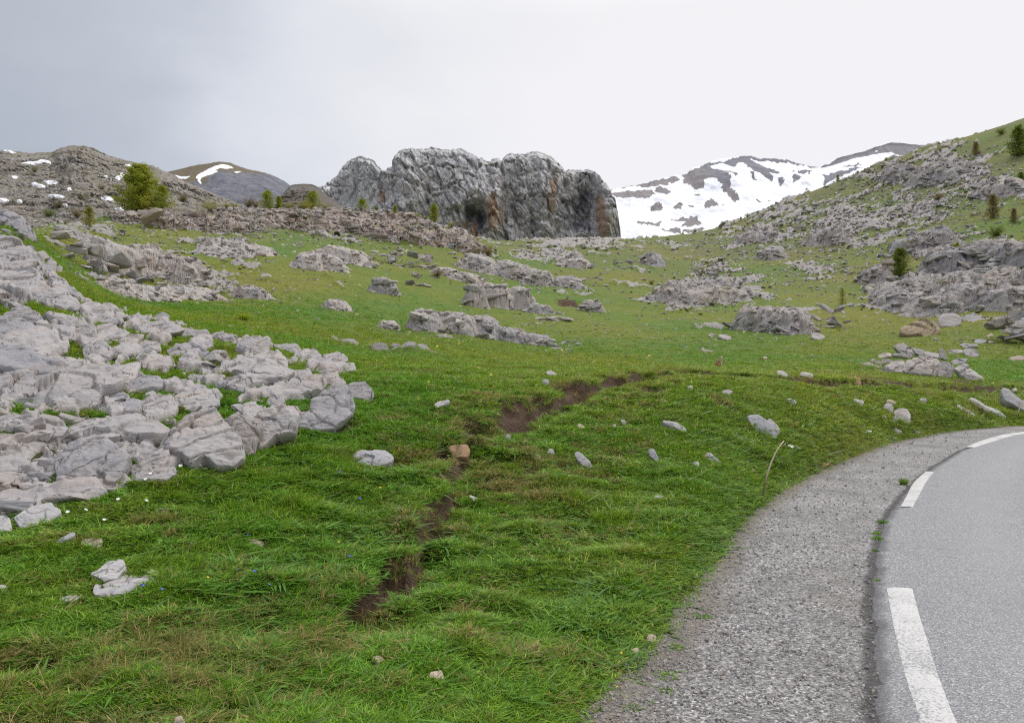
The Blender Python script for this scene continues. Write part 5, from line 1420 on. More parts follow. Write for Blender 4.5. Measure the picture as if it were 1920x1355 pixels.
# ------------------------------------------------------------------ instanced ground cover
def instancer(name, pts, rot, scl, idx, coll, extra=None):
    me = bpy.data.meshes.new(name)
    me.vertices.add(len(pts)); me.vertices.foreach_set('co', np.asarray(pts, np.float32).ravel())
    for nm, a in (('rot', rot), ('scl', scl)):
        at = me.attributes.new(nm, 'FLOAT_VECTOR', 'POINT'); at.data.foreach_set('vector', np.asarray(a, np.float32).ravel())
    at = me.attributes.new('pick', 'INT', 'POINT'); at.data.foreach_set('value', np.asarray(idx, np.int32))
    for nm, a in (extra or {}).items():
        at = me.attributes.new(nm, 'FLOAT', 'POINT'); at.data.foreach_set('value', np.asarray(a, np.float32))
    o = new_obj(name, me)
    ng = bpy.data.node_groups.new(name, 'GeometryNodeTree')
    ng.interface.new_socket('Geometry', in_out='INPUT', socket_type='NodeSocketGeometry')
    ng.interface.new_socket('Geometry', in_out='OUTPUT', socket_type='NodeSocketGeometry')
    gi = ng.nodes.new('NodeGroupInput'); go = ng.nodes.new('NodeGroupOutput')
    ip = ng.nodes.new('GeometryNodeInstanceOnPoints'); ci = ng.nodes.new('GeometryNodeCollectionInfo')
    ci.inputs['Collection'].default_value = coll
    ci.inputs['Separate Children'].default_value = True
    ci.inputs['Reset Children'].default_value = True
    ip.inputs['Pick Instance'].default_value = True
    def na(nm, ty):
        n_ = ng.nodes.new('GeometryNodeInputNamedAttribute'); n_.data_type = ty; n_.inputs['Name'].default_value = nm
        return n_.outputs['Attribute']
    e2r = ng.nodes.new('FunctionNodeEulerToRotation')
    ng.links.new(na('rot', 'FLOAT_VECTOR'), e2r.inputs[0])
    ng.links.new(gi.outputs[0], ip.inputs['Points']); ng.links.new(ci.outputs[0], ip.inputs['Instance'])
    ng.links.new(na('pick', 'INT'), ip.inputs['Instance Index'])
    ng.links.new(e2r.outputs[0], ip.inputs['Rotation'])
    ng.links.new(na('scl', 'FLOAT_VECTOR'), ip.inputs['Scale'])
    ng.links.new(ip.outputs[0], go.inputs[0])
    md = o.modifiers.new('scatter', 'NODES'); md.node_group = ng
    return o
def blade_mat(name, green, straw, mixpos=True):
    m, t, b = material(name)
    pos = N(t, 'ShaderNodeNewGeometry').outputs['Position']
    c = turf_colour(t, pos)
    if green is not None: c = mixc(t, 0.6, c, green)
    c = mixc(t, 1.0, c, (2.05, 2.25, 1.5), 'MULTIPLY')
    oi = N(t, 'ShaderNodeObjectInfo')
    c = mixc(t, 1.0, c, ramp(t, [(0.0, (0.68, 0.74, 0.7)), (0.5, (1.0, 1.0, 1.0)), (1.0, (1.42, 1.28, 1.2))], oi.outputs['Random']).outputs[0], 'MULTIPLY')
    at = N(t, 'ShaderNodeAttribute', attribute_name='dry'); at.attribute_type = 'INSTANCER'
    isl = N(t, 'ShaderNodeNewGeometry').outputs['Random Per Island']
    dd_ = math_(t, 'MULTIPLY_ADD', math_(t, 'SUBTRACT', isl, 0.5), math_(t, 'MULTIPLY', at.outputs['Fac'], 0.9), at.outputs['Fac'], clamp=True)
    c = mixc(t, dd_, c, straw)
    c = mixc(t, 1.0, c, ramp(t, [(0.0, (0.55, 0.62, 0.55)), (0.55, (0.95, 0.95, 0.95)), (0.9, (1.35, 1.25, 1.2)), (1.0, (1.8, 1.6, 1.7))], isl).outputs[0], 'MULTIPLY')
    L(t, c, b.inputs['Base Color'])
    b.inputs['Roughness'].default_value = 0.6
    b.inputs['Specular IOR Level'].default_value = 0.3
    tr = N(t, 'ShaderNodeBsdfTranslucent'); L(t, c, tr.inputs['Color'])
    mx = N(t, 'ShaderNodeMixShader'); mx.inputs[0].default_value = 0.35
    L(t, b.outputs[0], mx.inputs[1]); L(t, tr.outputs[0], mx.inputs[2])
    L(t, mx.outputs[0], t.nodes['Material Output'].inputs[0])
    return m
M_blade = blade_mat('grass_blade', None, (0.36, 0.26, 0.11))
M_weed = blade_mat('meadow_leaf', (0.05, 0.115, 0.022), (0.16, 0.12, 0.04))
def tuft_mesh(name, seed, n, spread, lean, width, hvar, mat, seg=3, droop=0.5):
    rng = np.random.default_rng(seed)
    V, Fc = [], []
    for _ in range(n):
        a = rng.uniform(0, 2 * math.pi); r = spread * math.sqrt(rng.random())
        bx, by = r * math.cos(a), r * math.sin(a)
        da = a + rng.normal() * 0.9; ln = abs(rng.normal()) * lean + 0.08
        h = rng.uniform(1 - hvar, 1); wv = width * rng.uniform(0.7, 1.2)
        sa = rng.uniform(0, math.pi)
        sx, sy = math.cos(sa) * wv, math.sin(sa) * wv
        k0 = len(V)
        for s_ in range(seg + 1):
            t_ = s_ / seg
            x = bx + math.cos(da) * ln * h * t_ ** 1.6; y = by + math.sin(da) * ln * h * t_ ** 1.6
            z = h * (t_ - droop * ln * t_ ** 3 * 0.6)
            if s_ < seg:
                wd = 1 - 0.55 * t_
                V += [(x - sx * wd, y - sy * wd, z), (x + sx * wd, y + sy * wd, z)]
            else:
                V.append((x, y, z))
        for s_ in range(seg - 1):
            i = k0 + 2 * s_
            Fc.append((i, i + 1, i + 3, i + 2))
        i = k0 + 2 * (seg - 1)
        Fc.append((i, i + 1, i + 2))
    return raw_mesh(name, V, Fc, mat, smooth=False)
def collection_of(name, meshes):
    c = bpy.data.collections.new(name)
    for i, m in enumerate(meshes):
        o = bpy.data.objects.new('%s_%02d' % (name, i), m); c.objects.link(o)
    return c
C_grass = collection_of('grass_tufts', [tuft_mesh('turf', 10 + i, 16, 0.55, 0.55, 0.035, 0.55, M_blade) for i in range(5)]
    + [tuft_mesh('turf', 30 + i, 13, 0.4, 0.9, 0.03, 0.4, M_blade) for i in range(2)]
    + [tuft_mesh('leafy', 40 + i, 9, 0.45, 1.1, 0.11, 0.5, M_weed, droop=0.9) for i in range(2)])

# rock cover test for near ground cover
_rv, _rf = [], []
for o in COL.objects:
    if o.type == 'MESH' and (o.name.startswith('slab') or o.name.startswith('stone')) :
        n0 = len(_rv)
        off = (o.parent.location if o.parent else Vector((0, 0, 0))) + o.location
        _rv += [tuple(v.co + off) for v in o.data.vertices]
        _rf += [tuple(i + n0 for i in p.vertices) for p in o.data.polygons]
BV_ROCK = BVHTree.FromPolygons(_rv, _rf)
del _rv, _rf
UPV = Vector((0, 0, 1))
def covered(x, y, z):
    h_ = BV_ROCK.ray_cast(Vector((x, y, z - 0.25)), UPV, 6.0)
    return h_[0] is not None
def scatter(n, d0, d1, rng, u0=-60, u1=2010, bias=1.0):
    u = rng.uniform(u0, u1, n)
    d = np.exp(math.log(d0) + (math.log(d1) - math.log(d0)) * rng.random(n) ** bias)
    x = (u - U0) / F * d
    z, rk, so_, ss_ = ground_z(x, d, True)
    v = V0 - (z - CZ) / d * F
    return u, v, x, d, z, rk, so_, ss_
rng = np.random.default_rng(99)
parts = [scatter(150000, 2.5, 9, rng), scatter(150000, 6, 22, rng), scatter(100000, 16, 80, rng), scatter(60000, 2.5, 30, rng, -900, -60), scatter(15000, 16, 60, rng, 2010, 2400)]
u, v, x, y, z, rk, so_, ss_ = [np.concatenate(q) for q in zip(*parts)]
edge_r = 0.22 * fbm(x * 1.6, y * 1.6, o=5, seed=601, gain=0.6)
keep = (ss_ > 0.03 + edge_r) & (so_ < 0.12 + 0.45 * rng.random(len(u)) ** 2) & (rk < 0.35) & (v < 1400)
thin = sstep(0.0, 0.35, ss_ + edge_r) * 0.75 + 0.25
keep &= rng.random(len(u)) < thin * (1 - sstep(32, 78, y))
lo = (u < 740) & (y < 45)
for i in np.nonzero(keep & lo)[0]:
    if covered(x[i], y[i], z[i]): keep[i] = False
u, v, x, y, z, so_, ss_ = [a[keep] for a in (u, v, x, y, z, so_, ss_)]
n = len(u)
dryp = 0.38 + 0.55 * fbm(x * 0.8, y * 0.8, o=3, seed=602) + 0.75 * fbm(x * 3.2, y * 3.2, o=3, seed=605)                       # patches of winter straw
dryp += 0.24 * np.exp(-((u - 350) / 500) ** 2) * sstep(1080, 1250, v) + 0.30 * np.exp(-((u - 950) / 260) ** 2 - ((v - 900) / 150) ** 2)
dryp += 0.45 * sstep(0.05, 0.35, so_)
dryp -= 0.25 * sstep(1150, 1300, u) * sstep(760, 820, v)
dry = (rng.random(n) < sstep(0.48, 0.98, dryp) * 0.85 + 0.055) * rng.uniform(0.45, 1.0, n)
hgt = (0.050 + 0.030 * sstep(4, 16, y) + 0.03 * sstep(16, 50, y)) * np.clip(rng.lognormal(-0.48, 0.32, n), 0.45, 2.0)
lush = sstep(0.15, 0.5, fbm(x * 0.7, y * 0.7, o=3, seed=603))
hgt *= 0.70 + 1.0 * lush
hgt *= np.where(rng.random(n) < 0.006, 1.7, 1.0)
wid = (0.055 + 0.008 * np.minimum(y, 14) + 0.0035 * np.maximum(y - 14, 0)) * rng.uniform(0.7, 1.3, n)
hgt *= np.where(ss_ < 0.3, 0.7, 1.0)
pick = rng.choice(9, n, p=[.15, .15, .15, .15, .15, .07, .07, .055, .055])
leaf = sstep(0.1, 0.4, fbm(x * 1.1 + 5, y * 1.1, o=3, seed=604)) * (y < 9)
pick = np.where(rng.random(n) < 0.38 * leaf, rng.integers(7, 9, n), pick)
hgt = np.where(pick >= 7, hgt * 0.5, hgt)
rot = np.stack([rng.normal(0, 0.16, n), rng.normal(0, 0.16, n), rng.uniform(0, 6.28, n)], -1)
grass = instancer('grass', np.stack([x, y, z - 0.006], -1), rot, np.stack([wid, wid, hgt], -1), pick, C_grass, {'dry': dry})
tag(grass, 'short green alpine grass with straw coloured patches covering the bank and meadow', 'grass', kind='stuff')

# dead tussocks hanging over the hollows
C_straw = collection_of('straw_tufts', [tuft_mesh('straw', 60 + i, 34, 0.35, 1.5, 0.018, 0.5, M_blade, seg=4, droop=1.1) for i in range(4)])
pts, rt, sl, pk, dr = [], [], [], [], []
for (cx, cy, rx, ry, h) in PW:
    if cy > 24: continue
    for q in range(int(6 + 9 * min(rx / 0.15, 3))):
        px = cx + rng.normal() * rx * 0.75; py = cy + ry * rng.uniform(0.7, 1.4)
        if float(grass_side(np.array([px]), np.array([py]))[0]) < 0.1: continue
        pts.append((px, py, gz(px, py) - 0.01)); rt.append((rng.normal() * 0.2 + 0.35, rng.normal() * 0.25, rng.uniform(0, 6.28)))
        s_ = rng.uniform(0.05, 0.10) * (1 + cy * 0.05); sl.append((s_ * 1.1, s_ * 1.1, s_)); pk.append(rng.integers(4)); dr.append(rng.uniform(0.2, 1.0))
for (cu, cv, nn, sp) in [(920,800,60,.16),(1090,725,50,.25),(945,915,60,.16),(640,1105,30,.15),(305,1235,40,.15),(1045,1000,25,.1),(590,1210,25,.1),(330,1225,20,.1),(820,900,20,.12),(480,1190,30,.2),(230,1290,40,.25),(420,1250,30,.2)]:
    c = hit(cu, cv)
    for q in range(nn):
        px, py = c.x + rng.normal() * sp, c.y + rng.normal() * sp
        pts.append((px, py, gz(px, py) - 0.01)); rt.append((rng.normal() * 0.3, rng.normal() * 0.3, rng.uniform(0, 6.28)))
        s_ = rng.uniform(0.07, 0.13); sl.append((s_, s_, s_)); pk.append(rng.integers(4)); dr.append(rng.uniform(0.55, 1.0))
straw = instancer('dry_grass', pts, rt, sl, pk, C_straw, {'dry': dr})
tag(straw, 'dead straw coloured tussock grass hanging over the earthy hollows', 'dry grass', kind='stuff')

# loose gravel on the shoulder
M_peb = rock_mat('pebble', 0.05, (0.26, 0.25, 0.245), (0.36, 0.34, 0.32), (0.16, 0.155, 0.15), lich=0.2)
C_peb = collection_of('gravel_stones', [block_mesh('pebble', 1500 + i, (1.2, 1.0, 0.7), M_peb, cuts=1, rough=0.05) for i in range(6)])
un = rng.uniform(1000, 1940, 60000); vn = 700 + (1400 - 700) * rng.random(60000) ** 0.8
dd = F * CZ / (vn - V0); xx = (un - U0) / F * dd
sd_ = grass_side(xx, dd); ed = np.interp(dd, ys, xa) - xx
kp = (sd_ < 0.12 + 0.05 * rng.random(len(xx))) & (ed > 0.0) & (dd < 18)
kp &= rng.random(len(xx)) < 0.35 + 0.65 * sstep(0.5, 0.0, -sd_)
xx, dd = xx[kp], dd[kp]
sz = np.clip(rng.lognormal(0, 0.45, len(xx)), 0.4, 3.0) * 0.008 * (0.7 + dd * 0.09)
zz = np.maximum(ground_z(xx, dd), 0.004)
gr = instancer('gravel', np.stack([xx, dd, zz + sz * 0.2], -1), rng.uniform(0, 6.28, (len(xx), 3)), np.stack([sz, sz, sz], -1), rng.integers(0, 6, len(xx)), C_peb)
tag(gr, 'loose pale and dark gravel chips strewn over the shoulder', 'gravel', kind='stuff')

# broken stones strewn over the slopes
C_st = collection_of('scree_stones', [block_mesh('scree', 1600 + i, DIMS[i % 6], M_side if i % 2 else M_mid, cuts=1, rough=0.05) for i in range(8)])
P_, S_ = [], []
def strew(cu, cv, ru, rv, n_, smin, smax, bv=None):
    for _ in range(n_):
        uu, vv = cu + rng.normal() * ru * 0.6, cv + rng.normal() * rv * 0.6
        p = hit(uu, vv, bv)
        if p is None or p.y > 330 and bv is None or p.y < 20: continue
        if grass_side(np.array([p.x]), np.array([p.y]))[0] < 0.4: continue
        P_.append(tuple(p)); S_.append((smin + (smax - smin) * rng.random() ** 2.6) * p.y / F)
for (cu, cv, ru, rv, a) in ROCKY:
    if cu > 2000 or cu < -100: continue
    strew(cu, cv, ru * 1.2, rv * 1.1, int(ru * rv * a * 0.15), 1.6, 10)
for lab, bl, rel, cell, rot_, asp, mt in OUT:
    for (cu, cv, hw, hd) in bl:
        strew(cu, cv + 3, hw * 1.35, 14, int(hw * 0.9), 1.5, 8)
for (cu, cv, ru, rv, n_) in [(1380,640,200,24,160),(1150,620,120,24,110),(1300,600,160,16,90),(1750,640,140,30,160),(500,560,60,20,70),(1500,480,180,90,1300),(1750,400,170,110,1700),(1350,480,90,50,500),(1650,330,120,40,500),(950,600,120,20,70),(640,440,300,24,500),(500,445,120,14,160),(1640,730,120,20,60)]:
    strew(cu, cv, ru, rv, n_, 1.4, 7)
n_ground = len(P_)
for (cu, cv, ru, rv, n_) in [(80,360,120,60,900),(300,370,140,40,500),(450,395,60,14,120)]:
    strew(cu, cv, ru, rv, n_, 1.5, 8, BVH_HILL)
for k_ in RNG.choice(len(RIDGE_PTS[0]), 900, p=RIDGE_PTS[1] / RIDGE_PTS[1].sum()):
    P_.append(tuple(RIDGE_PTS[0][k_])); S_.append(RNG.uniform(2.5, 11) * RIDGE_PTS[0][k_][1] / F)
P_, S_ = np.array(P_), np.array(S_)
C_loose = [block_mesh('scattered_stone', 1700 + i, DIMS[i % 6], M_mid, cuts=1, rough=0.05) for i in range(8)]
top_ = np.argsort(-(S_ / P_[:, 1]) * (np.arange(len(S_)) < n_ground) * (P_[:, 1] < 150))[:220]
for q, k_ in enumerate(top_):
    o = new_obj('scattered_stone', C_loose[q % 8]); o.location = P_[k_]
    s_ = float(S_[k_]); o.scale = (s_ * RNG.uniform(.8, 1.3), s_ * RNG.uniform(.8, 1.2), s_ * RNG.uniform(.6, 1.0)); o.rotation_euler = (RNG.normal() * .35, RNG.normal() * .35, RNG.uniform(0, 6.28))
    uu = U0 + F * P_[k_][0] / P_[k_][1]
    tag(o, 'small grey stone, one of many alike strewn on the left slope' if uu < 760 else ('small grey stone, one of many alike strewn over the middle meadow' if uu < 1250 else 'small grey stone, one of many alike strewn on the right hillside'), 'stone',
        group='stones strewn on the left slope' if uu < 760 else ('stones strewn over the middle meadow' if uu < 1250 else 'stones strewn on the right hillside'))
kp_ = np.ones(len(S_), bool); kp_[top_] = False
P_, S_ = P_[kp_], S_[kp_]
sc3 = np.stack([S_ * rng.uniform(0.8, 1.3, len(S_)), S_ * rng.uniform(0.8, 1.2, len(S_)), S_ * rng.uniform(0.6, 1.0, len(S_))], -1)
scree = instancer('scree_rubble', P_, np.stack([rng.normal(0, 0.35, len(S_)), rng.normal(0, 0.35, len(S_)), rng.uniform(0, 6.28, len(S_))], -1), sc3, rng.integers(0, 8, len(S_)), C_st)
tag(scree, 'countless small grey broken stones strewn over the slopes and around the outcrops', 'rubble', kind='stuff')
print('grass', n, 'straw', len(pts), 'gravel', len(xx), 'scree', len(S_))

# ------------------------------------------------------------------ larches and bushes
M_bark, t, b = material('larch_bark')
pos = N(t, 'ShaderNodeTexCoord').outputs['Object']
L(t, mixc(t, noise(t, pos, 9, 6, 0.7), (0.07, 0.055, 0.045), (0.17, 0.14, 0.12)), b.inputs['Base Color'])
def leaf_mat(name, c0, c1, c2):
    m, t, b = material(name)
    pos = N(t, 'ShaderNodeTexCoord').outputs['Object']
    c = mixc(t, ramp(t, [(0.35, 0.0), (0.65, 1.0)], noise(t, pos, 1.1, 4, 0.6)).outputs[0], c0, c1)
    c = mixc(t, ramp(t, [(0.52, 0.0), (0.7, 0.8)], noise(t, pos, 3.0, 4, 0.7)).outputs[0], c, c2)
    L(t, c, b.inputs['Base Color'])
    tr = N(t, 'ShaderNodeBsdfTranslucent'); L(t, c, tr.inputs['Color'])
    mx = N(t, 'ShaderNodeMixShader'); mx.inputs[0].default_value = 0.4
    L(t, b.outputs[0], mx.inputs[1]); L(t, tr.outputs[0], mx.inputs[2]); L(t, mx.outputs[0], t.nodes['Material Output'].inputs[0])
    return m
LM = {'green': leaf_mat('larch_needles', (0.25, 0.30, 0.03), (0.32, 0.35, 0.04), (0.42, 0.36, 0.06)),
      'dark': leaf_mat('dark_needles', (0.13, 0.175, 0.025), (0.18, 0.22, 0.033), (0.24, 0.24, 0.04)),
      'yellow': leaf_mat('yellow_needles', (0.26, 0.27, 0.035), (0.31, 0.29, 0.05), (0.36, 0.27, 0.055)),
      'brown': leaf_mat('budding_twigs', (0.19, 0.15, 0.05), (0.22, 0.165, 0.06), (0.27, 0.18, 0.065))}
def larch_meshes(seed, aspect, bushy, mat, nleaf=5200):
    """unit height; aspect = crown width / height"""
    rng = np.random.default_rng(seed)
    V, Fc = [], []
    def tube(p0, p1, r0, r1, k_=6):
        p0, p1 = Vector(p0), Vector(p1)
        d = (p1 - p0).normalized(); a = d.orthogonal().normalized(); c = d.cross(a)
        n0 = len(V)
        for p, r in ((p0, r0), (p1, r1)):
            for i in range(k_):
                w_ = 2 * math.pi * i / k_
                V.append(tuple(p + a * math.cos(w_) * r + c * math.sin(w_) * r))
        for i in range(k_):
            Fc.append((n0 + i, n0 + (i + 1) % k_, n0 + k_ + (i + 1) % k_, n0 + k_ + i))
    spots, wts = [], []
    if bushy:
        for _ in range(26):
            a = rng.uniform(0, 6.28); ln = aspect * 0.5 * rng.uniform(0.4, 1.0); h = rng.uniform(0.45, 1.0) * (1 - 0.35 * (ln / (aspect * 0.5)) ** 2)
            b0, b1 = (0, 0, -0.05), (math.cos(a) * ln, math.sin(a) * ln, h)
            tube(b0, b1, 0.014, 0.003, 4)
            spots += [(np.array(b0) + (np.array(b1) - np.array(b0)) * t_, 0.10) for t_ in np.linspace(0.25, 1, 8)]
    else:
        bend = rng.normal(size=2) * 0.02
        pts_ = [(bend[0] * math.sin(3 * z), bend[1] * math.sin(2 * z), z) for z in (-0.06, 0.2, 0.45, 0.7, 0.98)]
        for (p0, p1, r0, r1) in zip(pts_[:-1], pts_[1:], (0.024, 0.019, 0.013, 0.007), (0.019, 0.013, 0.007, 0.002)):
            tube(p0, p1, r0, r1, 8)
        nb = 62
        for i in range(nb):
            h = 0.05 + 0.92 * (i / nb) ** 0.92
            a = i * 2.4 + rng.normal() * 0.35
            R = aspect * 0.5 * (1 - h) ** 0.60 * (1.0 if h > 0.16 else 0.55 + 3.0 * h) * rng.uniform(0.66, 1.12) + 0.02
            up = 0.10 * R + (0.05 if h > 0.5 else -0.02)
            b0 = np.array((0, 0, h)); b1 = np.array((math.cos(a) * R, math.sin(a) * R, h + up + 0.06 * R))
            tube(tuple(b0), tuple(b1), 0.0065 * (1.2 - h), 0.0015, 4)
            spots += [(b0 + (b1 - b0) * t_ + np.array((0, 0, -0.10 * R * math.sin(math.pi * t_))), 0.028 + 0.04 * R) for t_ in np.linspace(0.18, 1.0, 9)]
    tw = raw_mesh('trunk', V, Fc, M_bark)
    LV, LF = [], []
    for _ in range(nleaf):
        p, r = spots[rng.integers(len(spots))]
        c = p + rng.normal(size=3) * r * np.array((1, 1, 0.65))
        d1 = rng.normal(size=3); d1 /= np.linalg.norm(d1); d1[2] = abs(d1[2]) * 0.6
        d2 = np.cross(d1, rng.normal(size=3)); d2 /= np.linalg.norm(d2)
        l_, w_ = 0.030 * rng.uniform(0.6, 1.3), 0.009 * rng.uniform(0.7, 1.3)
        k_ = len(LV)
        LV += [tuple(c - d1 * l_ - d2 * w_), tuple(c - d1 * l_ + d2 * w_), tuple(c + d1 * l_ + d2 * w_ * 0.4), tuple(c + d1 * l_ - d2 * w_ * 0.4)]
        LF.append((k_, k_ + 1, k_ + 2, k_ + 3))
    cr = raw_mesh('crown', LV, np.array(LF), mat, smooth=False)
    return tw, cr
KINDS = {}
for nm, asp, bush_, mk, nl in [('big', 1.16, False, 'green', 11000), ('wide', 1.35, False, 'green', 5200), ('slim', 0.78, False, 'green', 4600), ('dark', 0.85, False, 'dark', 5200),
                               ('yellow', 1.0, False, 'yellow', 3600), ('thin', 0.6, False, 'yellow', 1100), ('bush', 1.5, True, 'dark', 3600), ('ybush', 1.4, True, 'yellow', 3000), ('bbush', 1.3, True, 'brown', 2600), ('rust', 0.75, False, 'brown', 2600)]:
    KINDS[nm] = larch_meshes(len(KINDS) * 31 + 5, asp, bush_, LM[mk], nl)
def place(u, v, dmin, dmax, bvs):
    for dv in range(0, 60, 2):
        best = None
        for bv in bvs:
            p = hit(u, v + dv, bv)
            if p is not None and dmin <= p.y <= dmax and (best is None or p.y < best.y): best = p
        if best is not None: return best
    d = 0.5 * (dmin + dmax)
    return Vector(((u - U0) / F * d, d, CZ + (V0 - v) / F * d))
G_ = (BV,); GH = (BVH_HILL,)
TREES = [
 ('big', 262, 397, 88, G_, 80, 140, 'largest bushy green larch on the ridge at upper left', 'larch_tree'),
 ('wide', 304, 394, 47, G_, 80, 140, 'yellow tinged larch touching the right side of the largest one', 'larch_tree'),
 ('ybush', 393, 388, 27, G_, 80, 150, 'rounded young larch alone on the ridge between the big larch and the pair', 'larch_bush'),
 ('wide', 501, 386, 36, G_, 80, 150, 'left larch of a broad pair on the ridge below the dark cliffy hill', 'larch_tree'),
 ('slim', 523, 386, 26, G_, 80, 150, 'shorter right larch of the broad pair below the dark hill', 'larch_tree'),
 ('bbush', 465, 384, 22, G_, 80, 150, 'brownish bush left of the broad larch pair', 'bush'),
 ('ybush', 440, 388, 11, G_, 80, 150, 'low yellow green bush on bare ridge rock', 'bush'),
 ('wide', 586, 391, 34, G_, 80, 150, 'dense larch on the ridge in front of the white snow strip', 'larch_tree'),
 ('ybush', 570, 390, 18, G_, 80, 150, 'small bush at the left foot of the dense ridge larch', 'bush'),
 ('wide', 679, 389, 22, G_, 80, 160, 'little rounded larch under the left shoulder of the grey cliff', 'larch_tree'),
 ('slim', 741, 388, 16, G_, 80, 160, 'tiny larch on the ridge below the cliff saddle', 'larch_tree'),
 ('ybush', 779, 396, 15, G_, 80, 160, 'small shrub where the ridge starts to fall, left of the tall one', 'bush'),
 ('slim', 814, 408, 33, G_, 80, 160, 'tallest slim larch on the falling end of the ridge', 'larch_tree'),
 ('bush', 796, 400, 10, G_, 80, 160, 'very small shrub left of the slim larch', 'bush'),
 ('ybush', 846, 426, 13, G_, 80, 170, 'yellowish shrub lowest on the falling ridge', 'bush'),
 ('bbush', 915, 479, 22, G_, 90, 220, 'wide brown green bush in the valley in front of the cliff', 'bush'),
 ('bbush', 818, 520, 22, G_, 60, 140, 'brown bush standing on the broken stone line', 'bush'),
 ('bush', 1064, 530, 14, G_, 60, 160, 'dark bush among the loose stones in the central valley', 'bush'),
 ('yellow', 167, 424, 36, G_, 60, 140, 'pale yellow sparse larch above the square jointed blocks', 'larch_tree'),
 ('bush', 93, 406, 18, GH, 100, 200, 'small dark round bush at the foot of the brown hill', 'bush'),
 ('bbush', 108, 390, 17, GH, 100, 220, 'brown bush just above the dark round bush', 'bush'),
 ('bbush', 65, 323, 12, GH, 120, 280, 'brown dwarf bush high on the brown hill', 'bush'),
 ('bbush', 145, 408, 22, GH, 100, 200, 'brown leafless bush left of the pale yellow larch', 'bush'),
 ('bbush', 342, 378, 18, GH, 100, 250, 'brown leafless tree to the right of the yellow tinged larch', 'bush'),
 ('bbush', 190, 355, 12, GH, 120, 280, 'small brown bush left of the largest larch top', 'bush'),
 ('ybush', 424, 390, 12, G_, 80, 150, 'small yellow green shrub right of the rounded young larch', 'bush'),
 ('bbush', 480, 385, 15, G_, 80, 150, 'brown shrub touching the left foot of the broad larch pair', 'bush'),
 ('ybush', 545, 387, 17, G_, 80, 150, 'yellow shrub right of the broad larch pair', 'bush'),
 ('ybush', 612, 391, 12, G_, 80, 150, 'low yellow shrub right of the dense ridge larch', 'bush'),
 ('bush', 706, 389, 10, G_, 80, 160, 'dark low shrub right of the little rounded larch', 'bush'),
 ('dark', 1687, 518, 52, G_, 60, 180, 'tall thin dark larch beside the grey ledge on the right slope', 'larch_tree'),
 ('slim', 1794, 492, 36, G_, 60, 180, 'small neat larch above the huge broken rock mass', 'larch_tree'),
 ('rust', 1862, 409, 44, G_, 60, 200, 'rusty orange larch on the green shelf at right', 'larch_tree'),
 ('rust', 1901, 417, 26, G_, 60, 200, 'smaller orange brown larch right of the rusty one', 'larch_tree'),
 ('bush', 1867, 443, 24, G_, 60, 200, 'broad olive bush below the rusty larch', 'bush'),
 ('dark', 1909, 293, 56, G_, 90, 240, 'dark tall larch near the crest at the right frame edge', 'larch_tree'),
 ('bush', 1878, 252, 15, G_, 90, 260, 'dark bush on the skyline of the right hill', 'bush'),
 ('rust', 1830, 293, 26, G_, 90, 260, 'brownish budding larch just under the right skyline', 'larch_tree'),
 ('bbush', 1757, 375, 16, G_, 80, 260, 'reddish bare bush on grey scree of the right hill', 'bush'),
 ('dark', 1914, 347, 24, G_, 80, 240, 'small dark larch under the steep pale rocks at the right edge', 'larch_tree'),
 ('bush', 1357, 421, 9, G_, 90, 320, 'tiny bush on the sloping skyline against the snow, lowest one', 'bush'),
 ('bush', 1402, 401, 9, G_, 90, 320, 'tiny bush on the sloping skyline against the snow, middle one', 'bush'),
 ('slim', 1571, 340, 12, G_, 90, 320, 'tiny tree on the sloping skyline against the snow, highest one', 'larch_tree'),
 ('thin', 1579, 574, 34, G_, 50, 140, 'spindly pale young larch behind the fissured outcrop', 'larch_tree'),
 ('bbush', 1222, 533, 10, G_, 60, 200, 'small brown shrub left of the stony grey mound', 'bush'),
 ('ybush', 1888, 489, 14, G_, 60, 180, 'light green shrub on the pale slab band at right', 'bush'),
]
for i, (kd, u, v, hp, bvs, dmin, dmax, lab, nm) in enumerate(TREES):
    p = place(u, v, dmin, dmax, bvs)
    H = hp * p.y / F
    r = empty(nm, p); tag(r, lab, 'larch tree' if nm == 'larch_tree' else 'bush', group='larches and bushes on the slopes')
    for me, pn in zip(KINDS[kd], ('trunk' if nm == 'larch_tree' else 'stems', 'crown')):
        o = new_obj(pn, me, r)
        o.rotation_euler = (0, 0, i * 1.7); o.scale = (H * (1 + 0.08 * math.sin(i * 5)), H * (1 + 0.08 * math.cos(i * 3)), H)

